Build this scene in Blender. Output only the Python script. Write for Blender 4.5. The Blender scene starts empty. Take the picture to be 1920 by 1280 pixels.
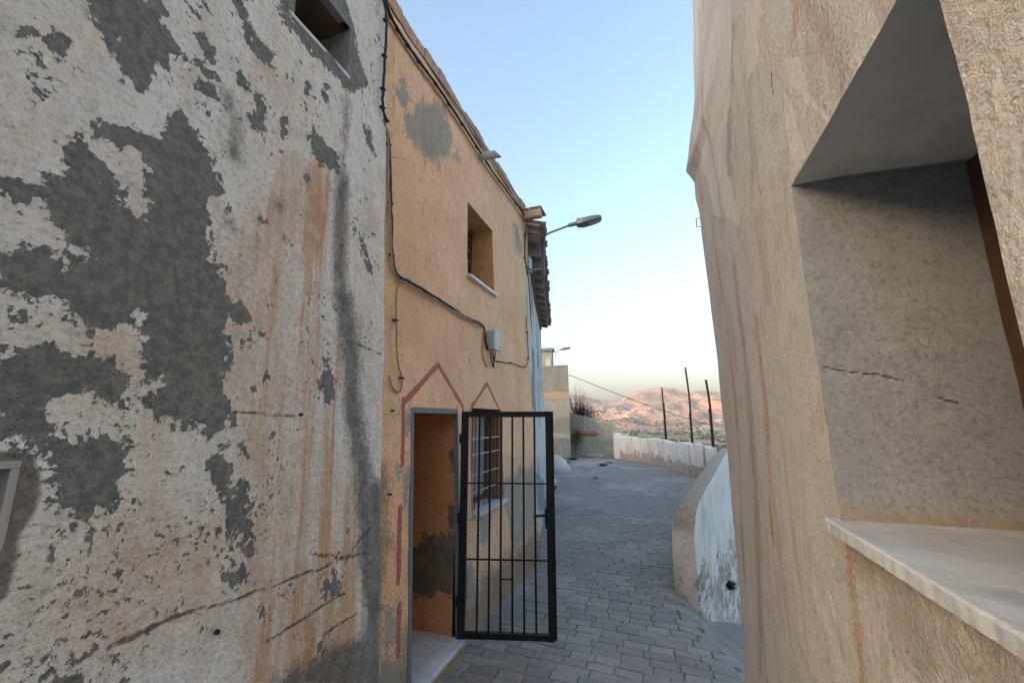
import bpy, math, random
import numpy as np
from mathutils import Vector

random.seed(7); np.random.seed(7)
R = math.radians
SC = bpy.context.scene
COL = SC.collection
H = 1.87                                  # eye height over the paving

# ------------------------------------------------------------------ camera, sky, sun, exposure
FPX = 760.0; TH = math.atan(145/760.0); PH = math.atan(275/773.7)
cam = bpy.data.cameras.new('camera'); camo = bpy.data.objects.new('camera', cam); COL.objects.link(camo)
SC.camera = camo
camo.location = (0, 0, H); camo.rotation_euler = (math.pi/2 + TH, 0, PH)
cam.sensor_width = 36; cam.lens = 36*FPX/1920; cam.clip_start = .03; cam.clip_end = 30000

SUN_EL, SUN_AZ = 9.5, 216.0               # azimuth clockwise from +Y (the street direction)
w = bpy.data.worlds.new("World"); SC.world = w; w.use_nodes = True
wn = w.node_tree.nodes
sky = wn.new('ShaderNodeTexSky'); sky.sky_type = 'NISHITA'; sky.sun_disc = False
sky.sun_elevation = R(SUN_EL); sky.sun_rotation = R(SUN_AZ)
sky.altitude = 200; sky.air_density = 1.2; sky.dust_density = 6.3; sky.ozone_density = 1.7
w.node_tree.links.new(sky.outputs[0], wn['Background'].inputs[0]); wn['Background'].inputs[1].default_value = .15
sl = bpy.data.lights.new('sun', 'SUN'); sl.energy = 2.0; sl.angle = R(.5); sl.color = (1, .62, .38)
so = bpy.data.objects.new('sun', sl); COL.objects.link(so)
sdir = Vector((math.sin(R(SUN_AZ))*math.cos(R(SUN_EL)), math.cos(R(SUN_AZ))*math.cos(R(SUN_EL)), math.sin(R(SUN_EL))))
so.rotation_euler = sdir.to_track_quat('Z', 'Y').to_euler(); so.location = (-20, -20, 30)
SC.view_settings.view_transform = 'Standard'; SC.view_settings.look = 'None'
SC.view_settings.gamma = 1; SC.view_settings.use_curve_mapping = False
SC.view_settings.exposure = 2.36
SC.cycles.diffuse_bounces = 8; SC.cycles.max_bounces = 12

# ------------------------------------------------------------------ measuring: pixel of the 1920 photo -> direction / wall coordinates
def ray(px, py):
    r = px-960; u = (640-py)*math.cos(TH)+FPX*math.sin(TH); f = FPX*math.cos(TH)-(640-py)*math.sin(TH)
    return (r*math.cos(PH)-f*math.sin(PH), f*math.cos(PH)+r*math.sin(PH), u)
XL, BL = -1.7, .04                        # left facades: battered plane
def lx(z, off=0.0): return XL - BL*(z-H) + off
def hl(px, py):                           # (y, z) on the left facade
    x, y, u = ray(px, py); s = XL/(x+BL*u); return (y*s, H+u*s)
XR = .46
def hr(px, py):                           # (y, z) on the right facade
    x, y, u = ray(px, py); s = XR/x; return (y*s, H+u*s)
def hy(px, py, Y):                        # (x, z) on a plane facing the camera at distance Y
    x, y, u = ray(px, py); s = Y/y; return (x*s, H+u*s)

# ------------------------------------------------------------------ noise and distance fields
def _h(ix, iy, iz, seed):
    n = (ix.astype(np.int64)*374761393 + iy.astype(np.int64)*668265263 + iz.astype(np.int64)*2147483647 + seed*974634777) & 0xffffffff
    n = ((n ^ (n >> 13))*1274126177) & 0xffffffff
    n = ((n ^ (n >> 16))*2246822519) & 0xffffffff
    return ((n ^ (n >> 15)) & 0xffffff)/float(0xffffff)
def vnoise(x, y, z=0.0, seed=0):
    x = np.asarray(x, float); y = np.asarray(y, float); z = np.zeros_like(x)+z
    ix, iy, iz = np.floor(x), np.floor(y), np.floor(z)
    fx, fy, fz = x-ix, y-iy, z-iz
    fx, fy, fz = [t*t*t*(t*(t*6-15)+10) for t in (fx, fy, fz)]
    r = 0
    for a in (0, 1):
        for b in (0, 1):
            for c in (0, 1):
                r = r + _h(ix+a, iy+b, iz+c, seed)*(fx if a else 1-fx)*(fy if b else 1-fy)*(fz if c else 1-fz)
    return r
def fbm(x, y, z=0.0, oct=5, seed=0, gain=.5):
    t = 0; a = 1; s = 0
    for i in range(oct):
        t = t + a*(vnoise(np.asarray(x)*2**i, np.asarray(y)*2**i, np.asarray(z)*2**i, seed+i)-.5); s += a; a *= gain
    return t/s*2                           # about -1..1
def sdf(Y, Z, poly):
    P = np.array(poly, float); n = len(P); d = np.full(Y.shape, 1e9); ins = np.zeros(Y.shape, bool)
    for i in range(n):
        a, b = P[i], P[(i+1) % n]; e = b-a; wy, wz = Y-a[0], Z-a[1]
        t = np.clip((wy*e[0]+wz*e[1])/max(1e-12, e@e), 0, 1)
        d = np.minimum(d, (wy-e[0]*t)**2+(wz-e[1]*t)**2)
        c = ((a[1] <= Z) & (b[1] > Z)) | ((b[1] <= Z) & (a[1] > Z))
        if abs(e[1]) > 1e-12: ins ^= c & (Y < a[0]+(Z-a[1])/e[1]*e[0])
    return np.where(ins, 1, -1)*np.sqrt(d)
def lsd(Y, Z, line, w):                    # distance to a polyline, positive inside width w
    P = np.array(line, float); d = np.full(Y.shape, 1e9)
    for a, b in zip(P[:-1], P[1:]):
        e = b-a; wy, wz = Y-a[0], Z-a[1]; t = np.clip((wy*e[0]+wz*e[1])/max(1e-12, e@e), 0, 1)
        d = np.minimum(d, (wy-e[0]*t)**2+(wz-e[1]*t)**2)
    return w-np.sqrt(d)

# ------------------------------------------------------------------ objects
def link(o, parent=None):
    COL.objects.link(o)
    if parent: o.parent = parent
    return o
def tag(o, label=None, cat=None, group=None, kind=None):
    if label: o['label'] = label
    if cat: o['category'] = cat
    if group: o['group'] = group
    if kind: o['kind'] = kind
    return o
def empty(name, loc, label, cat, group=None):
    o = bpy.data.objects.new(name, None); o.location = loc; o.empty_display_size = .2; link(o)
    o['wloc'] = tuple(loc); return tag(o, label, cat, group)
def wl(o):
    t = Vector((0, 0, 0))
    while o is not None: t += Vector(o.location); o = o.parent
    return t
class MB:
    def __init__(s): s.v = []; s.f = []
    def add(s, vs, fs):
        b = len(s.v); s.v += [tuple(q) for q in vs]; s.f += [tuple(i+b for i in f) for f in fs]; return s
    def box(s, x0, x1, y0, y1, z0, z1, bev=0):
        if bev:
            b = bev; V = []
            for z, i in ((z0, b), (z0+b, 0), (z1-b, 0), (z1, b)):
                V += [(x0+i, y0, z), (x1-i, y0, z), (x1, y0+i, z), (x1, y1-i, z), (x1-i, y1, z), (x0+i, y1, z), (x0, y1-i, z), (x0, y0+i, z)] if i == 0 else \
                     [(x0+b, y0+b, z)]*1+[(x1-b, y0+b, z)]*1+[(x1-b, y0+b, z), (x1-b, y1-b, z), (x1-b, y1-b, z), (x0+b, y1-b, z), (x0+b, y1-b, z), (x0+b, y0+b, z)]
            # middle rings need the chamfered outline
            def ring(z, i, c):
                return [(x0+i+c, y0+i, z), (x1-i-c, y0+i, z), (x1-i, y0+i+c, z), (x1-i, y1-i-c, z), (x1-i-c, y1-i, z), (x0+i+c, y1-i, z), (x0+i, y1-i-c, z), (x0+i, y0+i+c, z)]
            V = ring(z0, b, b*.4)+ring(z0+b, 0, b)+ring(z1-b, 0, b)+ring(z1, b, b*.4)
            F = [tuple(range(7, -1, -1)), tuple(range(24, 32))]
            for k in range(3):
                for i in range(8): F.append((k*8+i, k*8+(i+1) % 8, k*8+8+(i+1) % 8, k*8+8+i))
            return s.add(V, F)
        V = [(x0, y0, z0), (x1, y0, z0), (x1, y1, z0), (x0, y1, z0), (x0, y0, z1), (x1, y0, z1), (x1, y1, z1), (x0, y1, z1)]
        return s.add(V, [(3, 2, 1, 0), (4, 5, 6, 7), (0, 1, 5, 4), (1, 2, 6, 5), (2, 3, 7, 6), (3, 0, 4, 7)])
    def beam(s, a, b, wd, ht, up=(0, 0, 1)):
        a, b = Vector(a), Vector(b); d = (b-a).normalized(); u = Vector(up)
        if abs(d.dot(u)) > .98: u = Vector((0, 1, 0))
        sd = d.cross(u).normalized(); u = sd.cross(d)
        V = []
        for p in (a, b):
            for i, j in ((-1, -1), (1, -1), (1, 1), (-1, 1)): V.append(p+sd*i*wd/2+u*j*ht/2)
        return s.add(V, [(0, 1, 2, 3), (7, 6, 5, 4), (0, 4, 5, 1), (1, 5, 6, 2), (2, 6, 7, 3), (3, 7, 4, 0)])
    def tube(s, pts, r, n=6, cap=True):
        P = [Vector(p) for p in pts]; rr = r if isinstance(r, (list, tuple)) else [r]*len(P)
        V = []; prev = None
        for i, p in enumerate(P):
            d = (P[min(i+1, len(P)-1)]-P[max(i-1, 0)]).normalized()
            if prev is None:
                prev = d.cross(Vector((0, 0, 1)) if abs(d.z) < .9 else Vector((1, 0, 0))).normalized()
            prev = (prev-d*prev.dot(d)).normalized(); q = d.cross(prev)
            for k in range(n):
                t = 2*math.pi*k/n; V.append(p+(prev*math.cos(t)+q*math.sin(t))*rr[i])
        F = []
        for i in range(len(P)-1):
            for k in range(n): F.append((i*n+k, i*n+(k+1) % n, (i+1)*n+(k+1) % n, (i+1)*n+k))
        if cap: F += [tuple(range(n-1, -1, -1)), tuple(range((len(P)-1)*n, len(P)*n))]
        return s.add(V, F)
    def build(s, name, m, parent=None, smooth=False, origin=None, label=None):
        me = bpy.data.meshes.new(name); off = wl(parent) if parent else Vector((0, 0, 0))
        V = np.array([tuple(q) for q in s.v], float)
        if origin == 'base': o3 = Vector(((V[:, 0].min()+V[:, 0].max())/2, (V[:, 1].min()+V[:, 1].max())/2, V[:, 2].min()))
        elif origin is None: o3 = off
        else: o3 = Vector(origin)
        me.from_pydata((V-np.array(o3)).tolist(), [], s.f); me.update()
        if smooth: me.polygons.foreach_set('use_smooth', [True]*len(me.polygons))
        if m: me.materials.append(m)
        o = bpy.data.objects.new(name, me); link(o, parent); o.location = o3-off
        if label: o['label'] = label
        return o
def dup(o, parent, loc, name=None):
    c = o.copy(); COL.objects.link(c); c.parent = parent; c.location = loc; return c

def arc(pts, n=6):                          # smooth a polyline (Catmull-Rom)
    P = [Vector(p) for p in pts]; out = []
    for i in range(len(P)-1):
        p0, p1, p2, p3 = P[max(i-1, 0)], P[i], P[i+1], P[min(i+2, len(P)-1)]
        for k in range(n):
            t = k/n; out.append(.5*((2*p1)+(p2-p0)*t+(2*p0-5*p1+4*p2-p3)*t*t+(3*p1-p0-3*p2+p3)*t**3))
    return out+[P[-1]]

# ------------------------------------------------------------------ materials
class NT:
    def __init__(s, name, rough=.9):
        s.m = bpy.data.materials.new(name); s.m.use_nodes = True; s.t = s.m.node_tree
        s.b = s.t.nodes['Principled BSDF']; s.b.inputs['Roughness'].default_value = rough
        s.b.inputs['Specular IOR Level'].default_value = .3
        g = s.t.nodes.new('ShaderNodeNewGeometry'); s.pos = g.outputs['Position']
    def n(s, ty, **k):
        o = s.t.nodes.new(ty)
        for a, v in k.items(): setattr(o, a, v)
        return o
    def put(s, sock, v):
        if isinstance(v, bpy.types.NodeSocket): s.t.links.new(v, sock)
        elif isinstance(v, (tuple, list)) and len(v) == 3 and sock.type == 'RGBA': sock.default_value = (*v, 1)
        else: sock.default_value = v
    def vec(s, sc=(1, 1, 1), loc=(0, 0, 0), src=None):
        o = s.n('ShaderNodeMapping'); s.put(o.inputs['Vector'], src or s.pos)
        o.inputs['Scale'].default_value = sc; o.inputs['Location'].default_value = loc; return o.outputs[0]
    def noise(s, scale, detail=5, rough=.55, vec=None, dist=0, out=0):
        o = s.n('ShaderNodeTexNoise'); s.put(o.inputs['Vector'], vec or s.pos)
        o.inputs['Scale'].default_value = scale; o.inputs['Detail'].default_value = detail
        o.inputs['Roughness'].default_value = rough; o.inputs['Distortion'].default_value = dist
        return o.outputs[out]
    def voro(s, scale, vec=None, feat='F1', rnd=1):
        o = s.n('ShaderNodeTexVoronoi', feature=feat); s.put(o.inputs['Vector'], vec or s.pos)
        o.inputs['Scale'].default_value = scale; o.inputs['Randomness'].default_value = rnd; return o.outputs[0]
    def math(s, op, a, b=0.0, c=0.0):
        o = s.n('ShaderNodeMath', operation=op)
        s.put(o.inputs[0], a); s.put(o.inputs[1], b); s.put(o.inputs[2], c); return o.outputs[0]
    def rng(s, v, a, b, c=0.0, d=1.0, smooth=True):
        o = s.n('ShaderNodeMapRange', interpolation_type='SMOOTHSTEP' if smooth else 'LINEAR')
        s.put(o.inputs[0], v); s.put(o.inputs[1], a); s.put(o.inputs[2], b); s.put(o.inputs[3], c); s.put(o.inputs[4], d)
        return o.outputs[0]
    def mix(s, a, b, f, mode='MIX'):
        o = s.n('ShaderNodeMix', data_type='RGBA', blend_type=mode)
        s.put(o.inputs[0], f); s.put(o.inputs[6], a); s.put(o.inputs[7], b); return o.outputs[2]
    def attr(s, name):
        o = s.n('ShaderNodeAttribute', attribute_name=name); return o.outputs['Fac']
    def rand(s):
        return s.n('ShaderNodeObjectInfo').outputs['Random']
    def bump(s, h, dist=.01, strength=1.0):
        o = s.n('ShaderNodeBump'); o.inputs['Strength'].default_value = strength; o.inputs['Distance'].default_value = dist
        s.put(o.inputs['Height'], h); s.put(s.b.inputs['Normal'], o.outputs[0])
    def col(s, v): s.put(s.b.inputs['Base Color'], v); return s
def simple(name, c, rough=.7, var=.15, scale=12, metal=0, bump=.002, bscale=60):
    t = NT(name, rough); t.b.inputs['Metallic'].default_value = metal
    d = tuple(q*(1-var*2) for q in c); e = tuple(min(1, q*(1+var)) for q in c)
    t.col(t.mix(d, e, t.noise(scale, 6, .65)))
    if bump: t.bump(t.noise(bscale, 4, .6), bump)
    return t.m
def plaster(name, c1, c2, layers, fine=.006, coarse=.02, rough=.92, streak=None, fs=70, spots=None, grain=.5):
    """weathered render: base mix, then layers (attribute, colour a, colour b, softness, noise amplitude, noise scale, strength, depth, stretch)"""
    t = NT(name, rough)
    big = t.noise(1.7, 6, .6); med = t.noise(9, 6, .65); sm = t.noise(fs, 5, .65); vs = t.noise(fs*3.2, 3, .6)
    c = t.mix(c1, c2, t.rng(big, .35, .65))
    c = t.mix(c, tuple(q*.70 for q in c1), t.math('MULTIPLY', t.rng(med, .48, .68), .5))
    c = t.mix(c, tuple(q*.50 for q in c2), t.math('MULTIPLY', t.rng(sm, .50, .66), grain))
    c = t.mix(c, tuple(min(1, q*1.18) for q in c1), t.math('MULTIPLY', t.rng(sm, .46, .36), grain*.6))
    c = t.mix(c, tuple(q*.42 for q in c2), t.math('MULTIPLY', t.rng(vs, .54, .68), grain*.8))
    st = t.noise(8, 8, .72, vec=t.vec((1, 1, .15)), dist=.5)
    st2 = t.noise(22, 8, .72, vec=t.vec((1, 1, .15), (3, 5, 0)), dist=.3)
    if streak:
        c = t.mix(c, streak[0], t.math('MULTIPLY', t.rng(st, .5, .68), streak[1]))
        c = t.mix(c, streak[2], t.math('MULTIPLY', t.math('MULTIPLY', t.rng(st2, .52, .72), t.rng(big, .42, .6)), streak[3]))
    lump = t.noise(11, 6, .62)
    h = t.math('MULTIPLY', lump, coarse)
    h = t.math('ADD', h, t.math('MULTIPLY', sm, fine)); h = t.math('ADD', h, t.math('MULTIPLY', vs, fine*.35))
    for (at, ca, cb, soft, amp, sc, strength, depth, stretch) in layers:
        v = t.vec((1, 1, stretch)) if stretch != 1 else None
        nz = t.noise(sc, 7, .68, vec=v)
        f = t.math('ADD', t.attr(at), t.math('MULTIPLY', t.math('SUBTRACT', nz, .5), amp))
        if .1 < amp < .45: f = t.math('ADD', f, t.math('MULTIPLY', t.math('SUBTRACT', sm, .5), amp*.8))
        m = t.rng(f, -soft, soft)
        m = t.math('MULTIPLY', m, strength)
        cc = t.mix(ca, cb, t.rng(t.noise(sc*.8+3, 6, .7), .38, .64))
        cc = t.mix(cc, tuple(q*.5 for q in ca), t.math('MULTIPLY', t.rng(vs, .56, .7), .5))
        c = t.mix(c, cc, m)
        if depth: h = t.math('SUBTRACT', h, t.math('MULTIPLY', m, depth))
    if spots:
        vv = t.math('ADD', t.voro(spots[0]), t.math('MULTIPLY', t.noise(40, 3), .25))
        c = t.mix(c, spots[1], t.math('MULTIPLY', t.rng(vv, spots[2], spots[2]-.05), spots[3]))
    t.col(c); t.bump(h, 1.0, 1.0)
    return t.m

# ------------------------------------------------------------------ battered wall grid with openings
def lines(a, b, step, extra=()):
    v = list(np.arange(a, b+step*.3, step)); v[-1] = b
    v = [q for q in v if all(abs(q-e) > step*.45 for e in extra) or q in (a, b)]
    return np.array(sorted(set(v) | set(e for e in extra if a < e < b)))
def wall_grid(name, U, V, pos, openings, m, parent, fields={}, label=None, keep=None):
    """U along the wall, V up; pos(u,v)->(x,y,z); openings [(u0,u1,v0,v1)]"""
    UU, VV = np.meshgrid(U, V, indexing='ij'); X, Y, Z = pos(UU, VV)
    nu, nv = len(U), len(V); co = np.stack([X, Y, Z], -1).reshape(-1, 3)
    i, j = np.meshgrid(np.arange(nu-1), np.arange(nv-1), indexing='ij')
    uc = (U[:-1]+U[1:])/2; vc = (V[:-1]+V[1:])/2; UC, VC = np.meshgrid(uc, vc, indexing='ij')
    ok = np.ones(UC.shape, bool)
    for (a, b, c, d) in openings: ok &= ~((UC > a) & (UC < b) & (VC > c) & (VC < d))
    if keep is not None: ok &= keep(UC, VC)
    i, j = i[ok], j[ok]; q = np.stack([i*nv+j, (i+1)*nv+j, (i+1)*nv+j+1, i*nv+j+1], -1)
    off = np.array(wl(parent)) if parent else np.zeros(3)
    me = bpy.data.meshes.new(name); me.vertices.add(len(co)); me.vertices.foreach_set('co', (co-off).ravel())
    me.loops.add(q.size); me.loops.foreach_set('vertex_index', q.ravel().astype(np.int32))
    me.polygons.add(len(q)); me.polygons.foreach_set('loop_start', np.arange(0, q.size, 4, dtype=np.int32))
    me.update(calc_edges=True); me.polygons.foreach_set('use_smooth', [True]*len(q))
    for k, fn in fields.items():
        a = me.attributes.new(k, 'FLOAT', 'POINT'); a.data.foreach_set('value', fn(Y, Z).ravel().astype(np.float32))
    me.materials.append(m); o = bpy.data.objects.new(name, me); link(o, parent)
    if label: o['label'] = label
    return o
def reveal(name, op, pos, depth, m, parent, dirx, sides='LRTB', step=.03, nd=8, jit=.004, splay=0):
    """inner faces of an opening: from the wall's own edge straight into the wall"""
    u0, u1, v0, v1 = op; mb = MB()
    runs = {'B': [(u, v0) for u in np.arange(u0, u1+1e-6, (u1-u0)/max(2, round((u1-u0)/step)))],
            'T': [(u, v1) for u in np.arange(u0, u1+1e-6, (u1-u0)/max(2, round((u1-u0)/step)))],
            'L': [(u0, v) for v in np.arange(v0, v1+1e-6, (v1-v0)/max(2, round((v1-v0)/step)))],
            'R': [(u1, v) for v in np.arange(v0, v1+1e-6, (v1-v0)/max(2, round((v1-v0)/step)))]}
    for s in sides:
        pts = runs[s]; vs = []; fs = []
        for (u, v) in pts:
            x, y, z = [float(q) for q in pos(np.array(u), np.array(v))]
            for k in range(nd+1):
                t = k/nd; e = math.sin(t*math.pi)*jit
                n = (float(fbm(np.array(y*5), np.array(z*5), x*3+t*depth*5, 3, 5)))*e*2
                vs.append((x+dirx*depth*t, y+(n if s in 'LR' else 0), z+(n if s in 'TB' else 0)))
        for a in range(len(pts)-1):
            for k in range(nd):
                q = (a*(nd+1)+k, (a+1)*(nd+1)+k, (a+1)*(nd+1)+k+1, a*(nd+1)+k+1)
                fs.append(q if (s in 'TL') == (dirx < 0) else q[::-1])
        mb.add(vs, fs)
    return mb.build(name, m, parent, smooth=True)

# ================================================================== GROUND SHAPE
def par_x(y):                               # inner (street side) foot of the parapets as x(y)
    return np.interp(y, [5.0, 12.6, 15.2, 17.0, 19.0, 20.4, 21.4], [.02, 1.43, .95, .35, -.44, -1.4, -2.4])
def ground_z(x, y):
    x = np.asarray(x, float); y = np.asarray(y, float)
    d = (x-.13)*.916+(y-4.75)*.4; wdt = .13
    ramp = -.62*wdt*np.log1p(np.exp(np.clip(d/wdt, -40, 40)))
    q = np.clip((x-.03)/.30, 0, 1); ramp = ramp*q*q*(3-2*q)
    inner = (y > 5.12) & (x < par_x(y)+.13)
    und = .012*fbm(x*.9, y*.9, 0, 3, 31)
    return np.where(inner, 0, ramp)+und
# ------------------------------------------------------------------ shared materials
GREY_A, GREY_B = (.155, .17, .16), (.27, .262, .238)
M = {}
M['joint'] = simple('paving_joint_sand', (.10, .09, .08), .95, .2, 30, bump=.004)
t = NT('paver_stone', .8)
rn = t.rand(); big = t.noise(.55, 5, .6)
c = t.mix((.22, .205, .195), (.315, .29, .27), rn)
c = t.mix(c, (.36, .335, .315), t.math('MULTIPLY', t.rng(big, .48, .62), .65))
c = t.mix(c, (.16, .152, .155), t.math('MULTIPLY', t.rng(t.noise(1.3, 5, .65, vec=t.vec((1, .5, 1), (7, 3, 0))), .52, .68), .6))
c = t.mix(c, (.09, .09, .10), t.math('MULTIPLY', t.rng(t.noise(26, 6, .7), .52, .72), .5))
c = t.mix(c, (.33, .31, .30), t.math('MULTIPLY', t.rng(t.noise(60, 4, .7), .6, .75), .35))
t.col(c); t.bump(t.math('ADD', t.noise(14, 5, .6), t.math('MULTIPLY', t.noise(90, 4, .6), .4)), .012)
t.b.inputs['Roughness'].default_value = .75; M['paver'] = t.m
t = NT('worn_paving', .85)
c = t.mix((.19, .188, .19), (.32, .305, .295), t.rng(t.noise(.7, 6, .65), .38, .62))
c = t.mix(c, (.11, .115, .12), t.math('MULTIPLY', t.rng(t.noise(22, 6, .7), .5, .7), .5))
t.col(c); t.bump(t.noise(18, 6, .65), .015); M['worn'] = t.m
M['marble'] = None
t = NT('marble', .32)
v = t.noise(3.2, 8, .62, dist=1.6)
c = t.mix((.66, .67, .68), (.52, .535, .56), t.rng(v, .42, .62)); c = t.mix(c, (.40, .37, .32), t.math('MULTIPLY', t.rng(t.noise(5, 7, .72), .48, .68), .6)); c = t.mix(c, (.22, .20, .17), t.math('MULTIPLY', t.rng(t.noise(70, 4, .7), .60, .72), .7))
t.col(c); t.b.inputs['Specular IOR Level'].default_value = .4; t.bump(t.noise(60, 4, .6), .0012); M['marble'] = t.m
M['iron'] = simple('black_iron', (.012, .013, .015), .42, .2, 30, .2, .0006, 120)
M['cable'] = simple('black_cable', (.03, .026, .026), .55, .2, 20, bump=.0006)
M['cable_tan'] = simple('tan_cable', (.40, .25, .13), .6, .2, 20, bump=.0006)
M['pvc'] = simple('grey_pvc', (.36, .37, .38), .45, .1, 10, bump=.0005)
M['boxgrey'] = simple('grey_box_plastic', (.42, .45, .47), .5, .1, 8, bump=.0005)
M['wood'] = simple('brown_timber', (.12, .06, .032), .6, .3, 9, bump=.002)
M['oldwood'] = simple('old_timber', (.13, .085, .06), .85, .35, 7, bump=.006)
M['alu'] = simple('aluminium', (.45, .46, .46), .35, .06, 10, .3, .0004)
M['steelblue'] = simple('blue_grey_paint', (.17, .20, .23), .6, .2, 14, bump=.001)
M['rust'] = simple('rusty_steel', (.065, .035, .028), .8, .35, 14, .2, .002, 50)
M['lampgrey'] = simple('lamp_grey_metal', (.13, .17, .18), .45, .1, 10, .3, .0004)
M['lens'] = simple('lamp_lens', (.36, .40, .40), .15, .05, 10, 0, 0)
M['tile'] = simple('fired_roof_tile', (.42, .32, .26), .9, .4, 9, bump=.006)
M['rafter'] = simple('weathered_rafter', (.30, .22, .19), .85, .3, 7, bump=.005)
M['soffit'] = simple('soffit_board', (.52, .42, .39), .85, .25, 6, bump=.004)
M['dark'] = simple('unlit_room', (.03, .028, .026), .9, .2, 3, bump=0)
M['darkbar'] = simple('dark_grey_bar', (.05, .048, .05), .6, .3, 20, .1, .0008)
M['whitebar'] = simple('pale_painted_bar', (.36, .38, .41), .5, .15, 20, .1, .0005)
M['curtain'] = simple('pale_curtain', (.42, .43, .40), .9, .2, 14, bump=.004)
gl = NT('window_glass', .08); gl.col((.05, .06, .06)); gl.b.inputs['Specular IOR Level'].default_value = .6; M['glass'] = gl.m
M['leaf'] = simple('dull_green_leaf', (.06, .09, .03), .7, .4, 9, bump=0)
M['redleaf'] = simple('russet_leaf', (.16, .06, .035), .75, .45, 9, bump=0)
M['twig'] = simple('twig', (.10, .06, .05), .85, .3, 9, bump=0)
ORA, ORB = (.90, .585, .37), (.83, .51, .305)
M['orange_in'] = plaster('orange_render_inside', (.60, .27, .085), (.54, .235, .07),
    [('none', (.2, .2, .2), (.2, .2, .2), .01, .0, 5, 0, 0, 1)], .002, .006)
M['soffit_grey'] = plaster('smooth_grey_plaster', (.72, .73, .72), (.64, .655, .65), [('none', (0, 0, 0), (0, 0, 0), .01, 0, 5, 0, 0, 1)], .0006, .004, grain=.06)

# ================================================================== TERRAIN
def terrain():
    azs = np.concatenate([np.arange(-15, 12.01, .07), np.arange(14, 344, 3.0)])
    az = R(1)*azs
    rs = np.concatenate([[0.01], np.geomspace(4, 1500, 110), np.arange(1512, 5600, 17.0), np.geomspace(5700, 9200, 34)])
    A, Rr = np.meshgrid(az, rs, indexing='ij'); X = np.sin(A)*Rr; Y = np.cos(A)*Rr
    a_deg = ((np.degrees(A)+180) % 360)-180
    def azp(px): return math.degrees(math.atan((px-960)/773.7)-PH)
    ridge_px = [(1040, 744), (1075, 743), (1100, 746), (1130, 753), (1158, 755), (1172, 746), (1190, 740), (1215, 731), (1240, 727), (1265, 729), (1290, 735), (1320, 735), (1350, 740), (1400, 748), (1500, 755)]
    paz = np.array([azp(p) for p, q in ridge_px]); py = np.array([q for p, q in ridge_px])
    tanv = np.array([(785-q+4)/math.hypot(773.7, p-960) for p, q in ridge_px])
    prof = np.interp(a_deg, paz, tanv, left=.05, right=.03)
    near = np.interp(Rr, [0, 22, 60, 200, 1500, 3000, 9200], [-3.0, -4.6, -16, -52, -50, -14, 0])
    u = np.clip((Rr-2700)/(4700-2700), 0, 1); rise = u*u*(3-2*u)
    # the left end of the view belongs to a farther, paler range
    far = np.clip((paz_far(a_deg)-0), 0, 1)
    R0 = 4700+far*0
    u = np.clip((Rr-2700)/(R0-2700), 0, 1); rise = u**1.7
    top = prof*R0+H
    fall = np.clip((Rr-R0)/3500, 0, 1)
    rid = 1-np.abs(fbm(X/560, Y/760, 3, 4, 41, .45))*1.9
    rid2 = 1-np.abs(fbm(X/230+9, Y/230, 3, 4, 47, .5))*1.8
    Z = near+(top-near)*rise*(1-fall*.7)
    amp = np.clip((Rr-2500)/900, 0, 1)*(1-np.clip((Rr-(R0-700))/700, 0, 1)**.7*.93)
    Z = Z+amp*((rid-.75)*200*(.3+rise)+(rid2-.75)*20)
    mound = np.exp(-((Rr-2250)/330.0)**2)
    Z = Z+mound*np.clip(fbm(X/260, Y/300, 1, 4, 61)+.25, 0, 1)*62
    Z = Z+np.clip((Rr-150)/300, 0, 1)*fbm(X/160, Y/160, 5, 4, 71)*3.5
    # unseen high ground added behind and to the left, keeping sun off the lane
    bear = (np.degrees(A) % 360); shade_ridge = np.exp(-((Rr-2500)/650.0)**2)*np.clip((bear-95)/45, 0, 1)*np.clip((300-bear)/35, 0, 1)
    shade_ridge = shade_ridge*(545+60*fbm(bear/14, bear*0, 0, 4, 79)); Z = Z+shade_ridge*np.clip(1.0+.25*fbm(X/300, Y/300, 2, 4, 80), .8, 1.3)
    P0, P1 = np.array([-60.0, -230.0]), np.array([-900.0, 420.0]); e = P1-P0
    tt = np.clip(((X-P0[0])*e[0]+(Y-P0[1])*e[1])/(e@e), -.15, 1); dd = np.hypot(X-P0[0]-tt*e[0], Y-P0[1]-tt*e[1])
    k = np.exp(-(dd/105.0)**2)
    shade_hill = 44*k  # nearer unseen rise, also added to block the low sun
    Z = np.where(shade_hill > .5, np.maximum(Z, Z*(1-k)+shade_hill*1.0-4), Z)
    Z = np.where(Rr < 24, np.minimum(Z, -3.0), Z)
    nu, nv = X.shape; co = np.stack([X, Y, Z], -1).reshape(-1, 3)
    i, j = np.meshgrid(np.arange(nu), np.arange(nv-1), indexing='ij'); i2 = (i+1) % nu
    q = np.stack([i*nv+j, i*nv+j+1, i2*nv+j+1, i2*nv+j], -1).reshape(-1, 4)
    me = bpy.data.meshes.new('terrain'); me.vertices.add(len(co)); me.vertices.foreach_set('co', co.ravel())
    me.loops.add(q.size); me.loops.foreach_set('vertex_index', q.ravel().astype(np.int32))
    me.polygons.add(len(q)); me.polygons.foreach_set('loop_start', np.arange(0, q.size, 4, dtype=np.int32))
    me.update(calc_edges=True); me.polygons.foreach_set('use_smooth', [True]*len(q))
    t = NT('valley_soil', .95)
    geo = t.n('ShaderNodeNewGeometry'); sep = t.n('ShaderNodeSeparateXYZ'); t.put(sep.inputs[0], geo.outputs['Normal'])
    c = t.mix((.42, .25, .18), (.31, .20, .155), t.rng(t.noise(.004, 7, .65), .35, .65))
    c = t.mix(c, (.125, .12, .10), t.rng(t.noise(.0075, 8, .7, vec=t.vec((1, .6, 1))), .46, .56))
    c = t.mix(c, (.10, .115, .07), t.math('MULTIPLY', t.rng(t.noise(.06, 5, .7), .5, .62), .6))
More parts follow.
